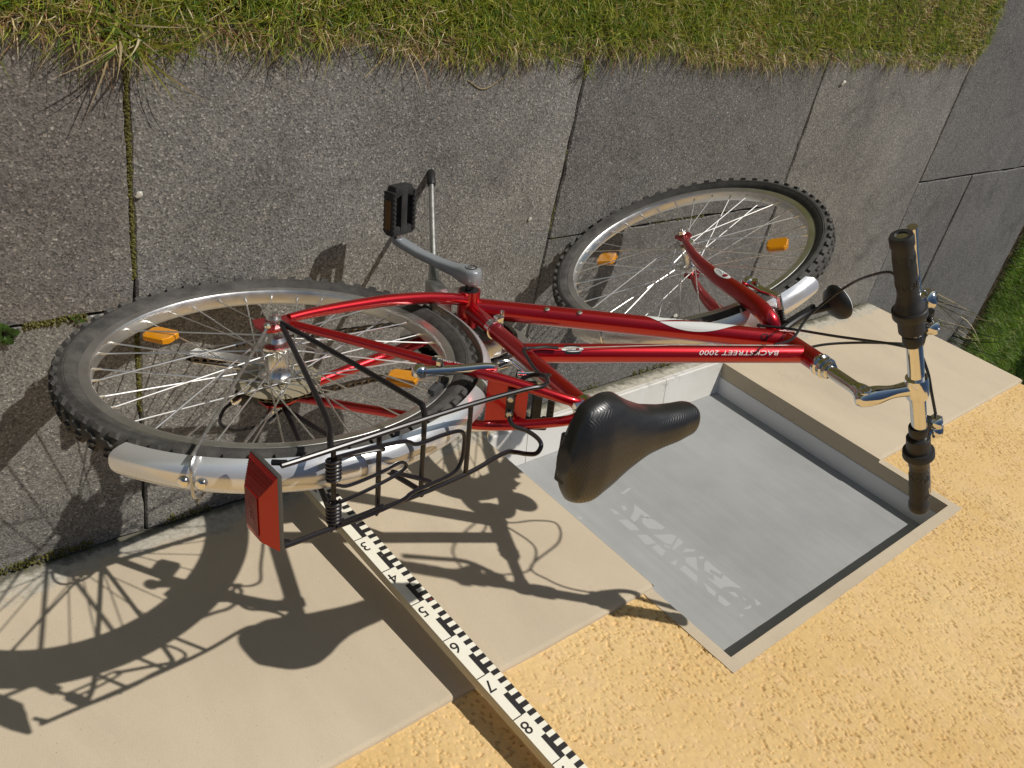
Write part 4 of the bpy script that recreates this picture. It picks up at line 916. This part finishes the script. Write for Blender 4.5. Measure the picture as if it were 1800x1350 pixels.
# ---------- fork, steering, front brake
mb = MB()
for s in (1, -1):
    tube(mb, [(.8600, s*.004, .6750), (.8620, s*.018, .682), (.866, s*.034, .672), (.878, s*.0445, .640), (.900, s*.050, .580), (.925, s*.052, .510), (.953, s*.0525, .448), (.985, s*.0525, .395), (1.012, s*.0525, .358), (1.028, s*.0525, .338)], [.0140, .0165, .0178, .0182, .0176, .0160, .0136, .0108, .0082, .0066], 18, smooth=5)
tube(mb, [(.8720, 0, .655), (.858, 0, .690)], .0185, 20)
fork = bpart('fork', mb, 'red', steer=True, label='candy red unicrown fork turned to the left')
for s in (1, -1):
    mb = MB(); prism(mb, [(1.026, .350), (1.046, .346), (1.052, .332), (1.050, .312), (1.043, .310), (1.042, .323), (1.034, .323), (1.032, .310), (1.024, .314), (1.020, .336)], s*.0525-.0025, s*.0525+.0025); bpart('dropout', mb, 'red', fork, steer=True, sharp=20)
fa_, fb_ = np.array([.900, .050, .580]), np.array([.925, .052, .510])
mb = ellipse_patch(fb_, fa_, .0170, .0008, .020, .15, .027, .0088, 24, 6); bpart('badge', mb, 'white', fork, steer=True, sharp=0)
mb = ellipse_patch(fb_, fa_, .0170, .0011, .031, .15, .006, .0055, 12, 4); bpart('crescent', mb, 'crescent', fork, steer=True, sharp=0)
t = wrap(text_mb('CAMO', .0085, 'CENTER', .1, 4), fb_, fa_, .0170, .0014, .012, .15); bpart('lettering', t, 'blackprint', fork, steer=True, sharp=0)
u_ = np.array([-.33381, 0, .94264]); ax = lambda z: np.array([.9953161-(z-.3103)*.35412, 0, z])
mb = MB(); lathe(mb, [(.0165, -.006), (.0200, -.004), (.0200, .004), (.0185, .006)], ax(.667), u_, 24); bpart('lower_headset', mb, 'chrome')
mb = MB(); lathe(mb, [(.0185, -.003), (.0205, 0), (.0205, .006), (.0175, .009), (.0175, .012), (.0198, .013), (.0198, .020), (.0165, .022), (.0165, .026), (.0150, .030), (.0115, .031)], ax(.8105), u_, 24); bpart('headset', mb, 'chrome', sharp=40)
mb = MB(); tube(mb, [ax(.81), ax(.925)], .0112, 20)
stm = bpart('stem', mb, 'chrome', steer=True, sharp=45)
mb = MB(); st0 = ax(.930); BC = np.array([.831, 0, .985]); d = BC-st0; d = d/np.linalg.norm(d)
tube(mb, [st0-d*.022, st0-d*.012, st0+d*.012, st0+d*.035, st0+(BC-st0)*.65, BC], [.010, .0155, .0165, .0118, .0118, .0155], 18, smooth=5)
tube(mb, [ax(.900), ax(.915), ax(.935)], [.0118, .0150, .0155], 18, smooth=4); lathe(mb, [(.0175, -.021), (.0190, -.014), (.0190, .014), (.0175, .021)], BC, (0, 1, 0), 22)
bpart('stem_extension', mb, 'chrome', stm, steer=True, sharp=45)
mb = MB(); lathe(mb, [(.0098, .010), (.0105, .016), (.0085, .018), (.0085, .0165), (.0045, .0165)], st0-d*.004, (0, 1, 0), 20); bpart('stem_bolt', mb, 'chrome', stm, steer=True)
mb = MB(); bp = [(.826, .295, .978), (.830, .21, .981), (.832, .10, .984), (.831, 0, .985), (.832, -.10, .984), (.830, -.21, .981), (.826, -.295, .978)]; tube(mb, bp, [.0112, .0112, .0128, .0132, .0128, .0112, .0112], 20, smooth=6)
hb = bpart('handlebar', mb, 'chrome', steer=True, sharp=45, label='straight chrome handlebar')
for s in (1, -1):
    bx = lambda y: np.array([.8318-.006*(abs(y)/.295)**2, s*y, .9848-.007*(abs(y)/.295)])
    prof = [(.176, .0150), (.180, .0160), (.200, .0158), (.215, .0164), (.235, .0172), (.260, .0165), (.276, .0160), (.280, .0180), (.293, .0182), (.297, .0165), (.297, .0095), (.285, .008)]
    mb = MB(); lathe(mb, [(r, y-.176) for y, r in prof]+[(.0075, .090)], bx(.176), bx(.297)-bx(.176), 28)
    for i in range(9):
        for k in range(3):
            e = 2*math.pi*(i+.5*(k % 2))/9; c = bx(.212+k*.022); rr_ = .0170
            pc = c+np.array([math.cos(e)*rr_, 0, math.sin(e)*rr_]); m4 = Matrix.Translation(pc) @ Matrix.Rotation(-e, 4, 'Y')
            ov = MB(); lathe(ov, [(.0048, -.0014), (.0042, -.0001), (.0036, -.0001), (.0030, -.0008)], (0, 0, 0), (1, 0, 0), 10); ov.v = [(p[0], p[1]*1.9, p[2]) for p in ov.v]; ov.xf(m4); mb.add(ov.v, ov.f)
    g = bpart('grip', mb, 'grip', steer=True, sharp=40)
    mb = MB(); prof = [(.116, .0150), (.1165, .0192), (.1175, .0200), (.1455, .0203), (.1462, .0255), (.1480, .0266), (.1600, .0270), (.1618, .0258), (.1625, .0232), (.1660, .0222), (.1670, .0216), (.1705, .0206), (.1715, .0200), (.1750, .0190), (.1760, .0185), (.1800, .0176), (.190, .0160)]
    tube(mb, [bx(y) for y, r in prof], [r for y, r in prof], 32); rbox(mb, bx(.139)+np.array([.016, 0, -.012]), (.022, .020, .020), .004); ts = bpart('twist_shifter', mb, 'dgrip', steer=True, sharp=35)
    # brake lever
    pv = bx(.100)+np.array([.030, 0, .008]); mb = MB(); lathe(mb, [(.0150, -.010), (.0158, -.007), (.0158, .007), (.0150, .010)], bx(.100), (0, 1, 0), 20)
    rbox(mb, bx(.102)+np.array([.020, 0, .002]), (.026, .026, .018), .005); lv = bpart('brake_lever_bracket', mb, 'black', steer=True, sharp=40)
    mb = MB(); lathe(mb, [(.005, -.014), (.0105, -.011), (.0128, -.004), (.0130, .006), (.0110, .011), (.0060, .0122), (.0045, .0105)], pv+np.array([.004, s*.004, .004]), (.35, 0, .95), 18); bpart('adjuster', mb, 'chrome', lv, steer=True)
    q = bx(.155 if s > 0 else .128)+np.array([.040, 0, .008]); mb = MB(); lathe(mb, [(.006, -.014), (.0125, -.010), (.0158, -.004), (.0165, .002), (.0150, .008), (.0115, .012), (.009, .0128)], q, (.45, s*.12, .88), 24); rbox(mb, q+np.array([-.012, 0, -.006]), (.024, .026, .020), .005); bpart('gear_indicator', mb, 'chrome', ts, steer=True)
    mb = MB(); lathe(mb, [(.0088, 0), (.0080, .0012)], q+np.array([.45, s*.12, .88])*np.array(.0126), (.45, s*.12, .88), 20); bpart('indicator_window', mb, 'black', ts, steer=True)
    mb = MB(); tube(mb, [bx(.110)+np.array([.034, 0, -.004]), bx(.165)+np.array([.050, 0, -.014]), bx(.225)+np.array([.044, 0, -.010]), bx(.288)+np.array([.037, 0, -.004])], [.0060, .0066, .0070, .0080], 12, smooth=6); mb.v = mb.v; bpart('brake_lever', mb, 'chrome', lv, steer=True)
    mb = MB(); tube(mb, [bx(.130 if s > 0 else .112)+np.array([.040, 0, .008]), bx(.112 if s > 0 else .095)+np.array([.040, 0, .008])], [.0085, .0045], 12); bpart('cable_boot', mb, 'black', lv, steer=True)
fbk, a2 = vbrake(True, (.936, .036, .578), (.924, .032, .658), 0, 'front_brake', -1)
# head-lamp bracket reflector on the fork crown
mb = MB(); tube(mb, [(.872, 0, .690), (.905, 0, .694), (.945, 0, .705), (.978, 0, .730)], [.008, .007, .007, .008], 10, smooth=4); rbox(mb, (.93, .0, .698), (.07, .018, .010), .002, Matrix.Rotation(rad(-14), 3, 'Y'))
hl = bpart('front_reflector', mb, 'black', steer=True, label='round black backed front reflector on a bracket')
mb = MB(); c_ = np.array([.992, 0, .737]); lathe(mb, [(.006, -.020), (.020, -.016), (.033, -.006), (.0365, .002), (.0365, .007)], c_, (.93, 0, .30), 36); bpart('reflector_cup', mb, 'black', hl, steer=True)
mb = MB(); lathe(mb, [(.0355, .0068), (.034, .0095), (.01, .011)], c_, (.93, 0, .30), 36); bpart('reflector_face', mb, 'white', hl, steer=True)

# ---------- cables (left and right gear, front and rear brake)
def SV(p): return np.array(ST @ Vector(p))
def cable(name, pts, r=.0026):
    m_ = MB(); tube(m_, pts, r, 8, smooth=8); return bpart(name, m_, 'cable')
bxl = lambda y: np.array([.8318, y, .9848])
cable('gear_cable', [SV(bxl(.150)+np.array([.0, 0, -.018])), np.array([.800, .205, .902]), np.array([.845, .176, .842]), np.array([.900, .118, .775]), np.array([.868, .060, .742]), np.array([.815, .026, .748]), np.array([.775, .019, .738])])
cable('brake_cable', [SV(bxl(.112)+np.array([.040, 0, .008])), SV(bxl(.08)+np.array([.042, 0, -.004])), np.array([.862, .080, .950]), np.array([.905, .05, .88]), np.array([.888, .033, .795]), np.array([.857, .026, .724]), np.array([.818, .0215, .668])])
cable('brake_cable', [SV(bxl(-.095)+np.array([.040, 0, .008])), SV((.868, -.04, .989)), SV((.877, 0, .978)), SV((.895, .03, .950)), np.array([.965, .035, .88]), np.array([.985, .0, .80]), np.array([.936, -.012, .753]), np.array([.875, -.024, .722]), np.array([.83, -.021, .69])])
mb = MB(); tube(mb, [(.79, .0195, .752), (.60, .0195, .642), (.41, .018, .546)], .0009, 6); bpart('inner_cable', mb, 'alu')

# ================================================================== SMALL THINGS
def moss_strip(x0, y0, x1, y1, w, h, n, seed, thr=.45, z=-.004):
    mb = MB(); r = np.random.default_rng(seed); L = math.hypot(x1-x0, y1-y0); t = (np.array([x1-x0, y1-y0]))/L; nn = np.array([-t[1], t[0]])
    for i in range(n):
        s = r.random()*L
        if fbm(np.array([s*9.]), np.array([seed*1.]), 3)[0] < thr: continue
        p = np.array([x0, y0])+t*s+nn*r.normal(0, w); rr = r.uniform(.0016, .004); hh = h*r.uniform(.4, 1.)
        V = []; k = 6
        for (fr, fz) in ((1., 0), (.75, .7), (.2, 1.)):
            for a in range(k): e = 2*math.pi*a/k+r.random()*.4; V.append((p[0]+rr*fr*math.cos(e), p[1]+rr*fr*math.sin(e), z+hh*fz))
        mb.add(V, [(l*k+a, l*k+(a+1) % k, (l+1)*k+(a+1) % k, (l+1)*k+a) for l in (0, 1) for a in range(k)]+[tuple(2*k+a for a in range(k))])
    return mb
for (args, lab) in (((.482, .30, .482, .97, .0017, .006, 1300, 1, .36, -.003), 'olive moss growing in the slab joint crossing the path at the left'),
                    ((-.6, .012, .62, .012, .006, .012, 1500, 2, .40, -.004), 'dark moss along the foot of the plinth below the rear wheel'),
                    ((1.487, .55, 1.487, 1.0, .0018, .007, 320, 3, .42, -.006), 'thin moss in the slab joint behind the pedal'),
                    ((.30, .522, .40, .522, .004, .009, 260, 4, .2, -.004), 'small moss cushion in the joint left of the rear tyre'),
                    ((1.5, .535, 2.5, .535, .002, .006, 420, 5, .45, -.005), 'thin moss in the joint seen through the front wheel'),
                    ((1.7, .010, 3.5, .010, .006, .008, 900, 6, .45, -.004), 'thin moss at the foot of the plinth under the window')):
    obj('moss', moss_strip(*args), 'moss', label=lab, cat='moss', kind='stuff')
# grass tufts
def tuft(x, y, n, h0, h1, w0, w1, spread, lean0, lean1, label, green=1., dirs=None, rgb=None, group=None):
    p = np.stack([x+rng.normal(0, spread, n), y+rng.normal(0, spread, n)], 1)
    c = GREEN[rng.integers(0, 5, n)]*rng.uniform(.9, 1.5, (n, 1))*green if rgb is None else np.array(rgb)*rng.uniform(.7, 1.3, (n, 1)); d = rng.random(n) < .22; c[d] = STRAW[rng.integers(0, 3, d.sum())]
    return blades('grass_tuft', p-np.array([x, y]), rng.uniform(h0, h1, n), rng.uniform(w0, w1, n), rng.uniform(lean0, lean1, n), c, label, seg=5, kind=None, cat='grass tuft', dirs=dirs, matn='leaf'), (x, y)
for a in ((.49, .985, 70, .04, .090, .003, .0055, .018, .4, 1.6, 'large long bladed grass tuft hanging over the slab joint at the upper left'),
          (1.484, .955, 26, .02, .05, .002, .004, .006, .4, 1.3, 'small green grass tuft at the end of the slab joint behind the pedal'),
          (.73, .985, 30, .03, .06, .002, .004, .012, .5, 1.4, 'low grass tuft at the lawn edge right of the large tuft')):
    o, (x, y) = tuft(*a); o.location = (x, y, .0)
o, (x, y) = tuft(4.10, -.12, 30, .16, .34, .004, .008, .05, .08, .45, 'tall thin grass tuft at the house corner beside the handlebar', rgb=(.16, .15, .075)); o.location = (x, y, 0)
o, (x, y) = tuft(4.85, -.42, 34, .18, .36, .006, .010, .06, .15, .6, 'grey green grass tuft growing from the far lawn edge behind the house corner', rgb=(.085, .11, .05)); o.location = (x, y, 0)
# dry stems lying at the lawn edge
for i, (pts, lab) in enumerate((([(.908, .927, .003), (.947, .965, .005), (.988, 1.003, .014)], 'long straw stem lying slantwise across the edge of the big slab'),
                             ([(1.150, .923, .003), (1.198, .906, .003), (1.254, .936, .004)], 'thin curved straw stem on the big slab near the lawn edge'))):
    mb = MB(); tube(mb, pts, [.0009, .0013, .0007], 5, smooth=6); obj('dry_stem', mb, mat('straw_%d' % i, tuple(STRAW[i]*.7), .8), label=lab, cat='dry stem', group='dry stems at the lawn edge')
# weeds in the joint at the left
def weed(x, y, n, r0, r1, h, label):
    V = []; F = []; C_ = []; mb = MB(); cols = []
    for i in range(n):
        a = 2*math.pi*i/n+random.uniform(-.4, .4); l = random.uniform(r0, r1); d = np.array([math.cos(a), math.sin(a), 0]); s = np.array([-d[1], d[0], 0]); z = random.uniform(.3, 1.)*h; b = np.array([0, 0, z*.4])+d*l*.35; w = l*.34
        pts = [b, b+d*l*.3-s*w+np.array([0, 0, z*.3]), b+d*l*.3+s*w+np.array([0, 0, z*.3]), b+d*l*.3+np.array([0, 0, z*.22]), b+d*l*.68-s*w*.8+np.array([0, 0, z*.3]), b+d*l*.68+s*w*.8+np.array([0, 0, z*.3]), b+d*l*.68+np.array([0, 0, z*.2]), b+d*l+np.array([0, 0, z*.12])]
        mb.add(pts, [(0, 1, 3), (0, 3, 2), (1, 4, 6, 3), (3, 6, 5, 2), (4, 7, 6), (6, 7, 5)]); cols += [np.array([.06, .115, .022])*random.uniform(.6, 1.4)]*8
        k = len(mb.v); tube(mb, [(0, 0, -.004), tuple(b*.6), tuple(b)], .0006, 4); cols += [np.array([.10, .11, .04])]*(len(mb.v)-k)
    o = obj('weed', mb, 'leaf', label=label, cat='weed', sharp=60); at = o.data.color_attributes.new('tint', 'FLOAT_COLOR', 'POINT')
    at.data.foreach_set('color', np.hstack([np.array(cols), np.ones((len(cols), 1))]).reshape(-1)); o.location = (x, y, .0)
weed(.272, .515, 26, .008, .018, .02, 'leafy green weed in the slab joint at the left edge')
weed(.384, .522, 7, .005, .010, .012, 'tiny two leaved weed in the joint just behind the rear tyre')
# loose crumbs on the slabs
def crumb(name, x, y, s, m, label, cat, sc=(1, 1, .6), rz=0.):
    bm = bmesh.new(); bmesh.ops.create_icosphere(bm, subdivisions=2, radius=s)
    for v in bm.verts:
        k = 1+.8*(float(fbm(np.array([v.co.x/s*1.6+x*50]), np.array([v.co.y/s*1.6+v.co.z/s]), 2)[0])-.5)*2; v.co = Vector((v.co.x*sc[0]*k, v.co.y*sc[1]*k, v.co.z*sc[2]*k))
    bm.verts.index_update(); mb = MB(); mb.add([v.co for v in bm.verts], [[v.index for v in f.verts] for f in bm.faces]); bm.free()
    mb.xf(Matrix.Rotation(rz, 4, 'Z')); o = obj(name, mb, m, label=label, cat=cat); o.location = (x, y, .003+s*sc[2]*.6); return o
crumb('plaster_crumb', .4935, .735, .0045, 'pebble', 'elongated white plaster crumb beside the mossy slab joint', 'crumb', (1.7, .9, .7), .6)
crumb('plaster_crumb', 2.131, .203, .009, 'pebble', 'pale crumb lying on the slab between the front spokes', 'crumb', (.9, .7, .5), .3)
crumb('pebble', 2.634, .925, .007, 'pebble', 'pale pebble near the lawn edge behind the front wheel', 'pebble', (1.5, .8, .6), .4)
crumb('pebble', 1.405, .60, .006, 'pebble', 'cream pebble on the big slab near its right joint', 'pebble', (1, .8, .5), 1.)
# made-up bush beyond the frame, added to cast shade on the far lawn
sh = empty('added_shrub', Matrix.Translation((7.45, .55, 0)), label='unseen dark evergreen bush added to shade the far lawn past the house corner', cat='added_shrub')
mb = MB()
for k in range(7): tube(mb, [(0, 0, -.02), (.1*math.cos(k), .1*math.sin(k), .4), (.3*math.cos(k*1.3), .3*math.sin(k*1.3), .85)], [.02, .014, .006], 6, smooth=3)
obj('added_shrub_trunk', mb, 'barkm', sh)
n = 5200; u = rng.normal(size=(n, 3)); u /= np.linalg.norm(u, axis=1)[:, None]; rr = rng.uniform(.55, 1., n)**.5; p = u*rr[:, None]*np.array([.62, .62, .55])+np.array([0, 0, .62]); p[:, 2] = np.maximum(p[:, 2], .06)
V = []; F = []; cols = []
d = rng.normal(size=(n, 3)); d /= np.linalg.norm(d, axis=1)[:, None]; e = np.cross(d, rng.normal(size=(n, 3))); e /= np.linalg.norm(e, axis=1)[:, None]
for i in range(n):
    l = .030; w = .012; b = len(V); V += [p[i]-d[i]*l, p[i]+e[i]*w, p[i]+d[i]*l, p[i]-e[i]*w]; F.append((b, b+1, b+2, b+3)); cols += [np.array([.045, .075, .02])*random.uniform(.6, 1.4)]*4
mb = MB(); mb.add(V, F); o = obj('added_shrub_crown', mb, 'leaf', sh, sharp=0); at = o.data.color_attributes.new('tint', 'FLOAT_COLOR', 'POINT'); at.data.foreach_set('color', np.hstack([np.array(cols), np.ones((len(cols), 1))]).reshape(-1))
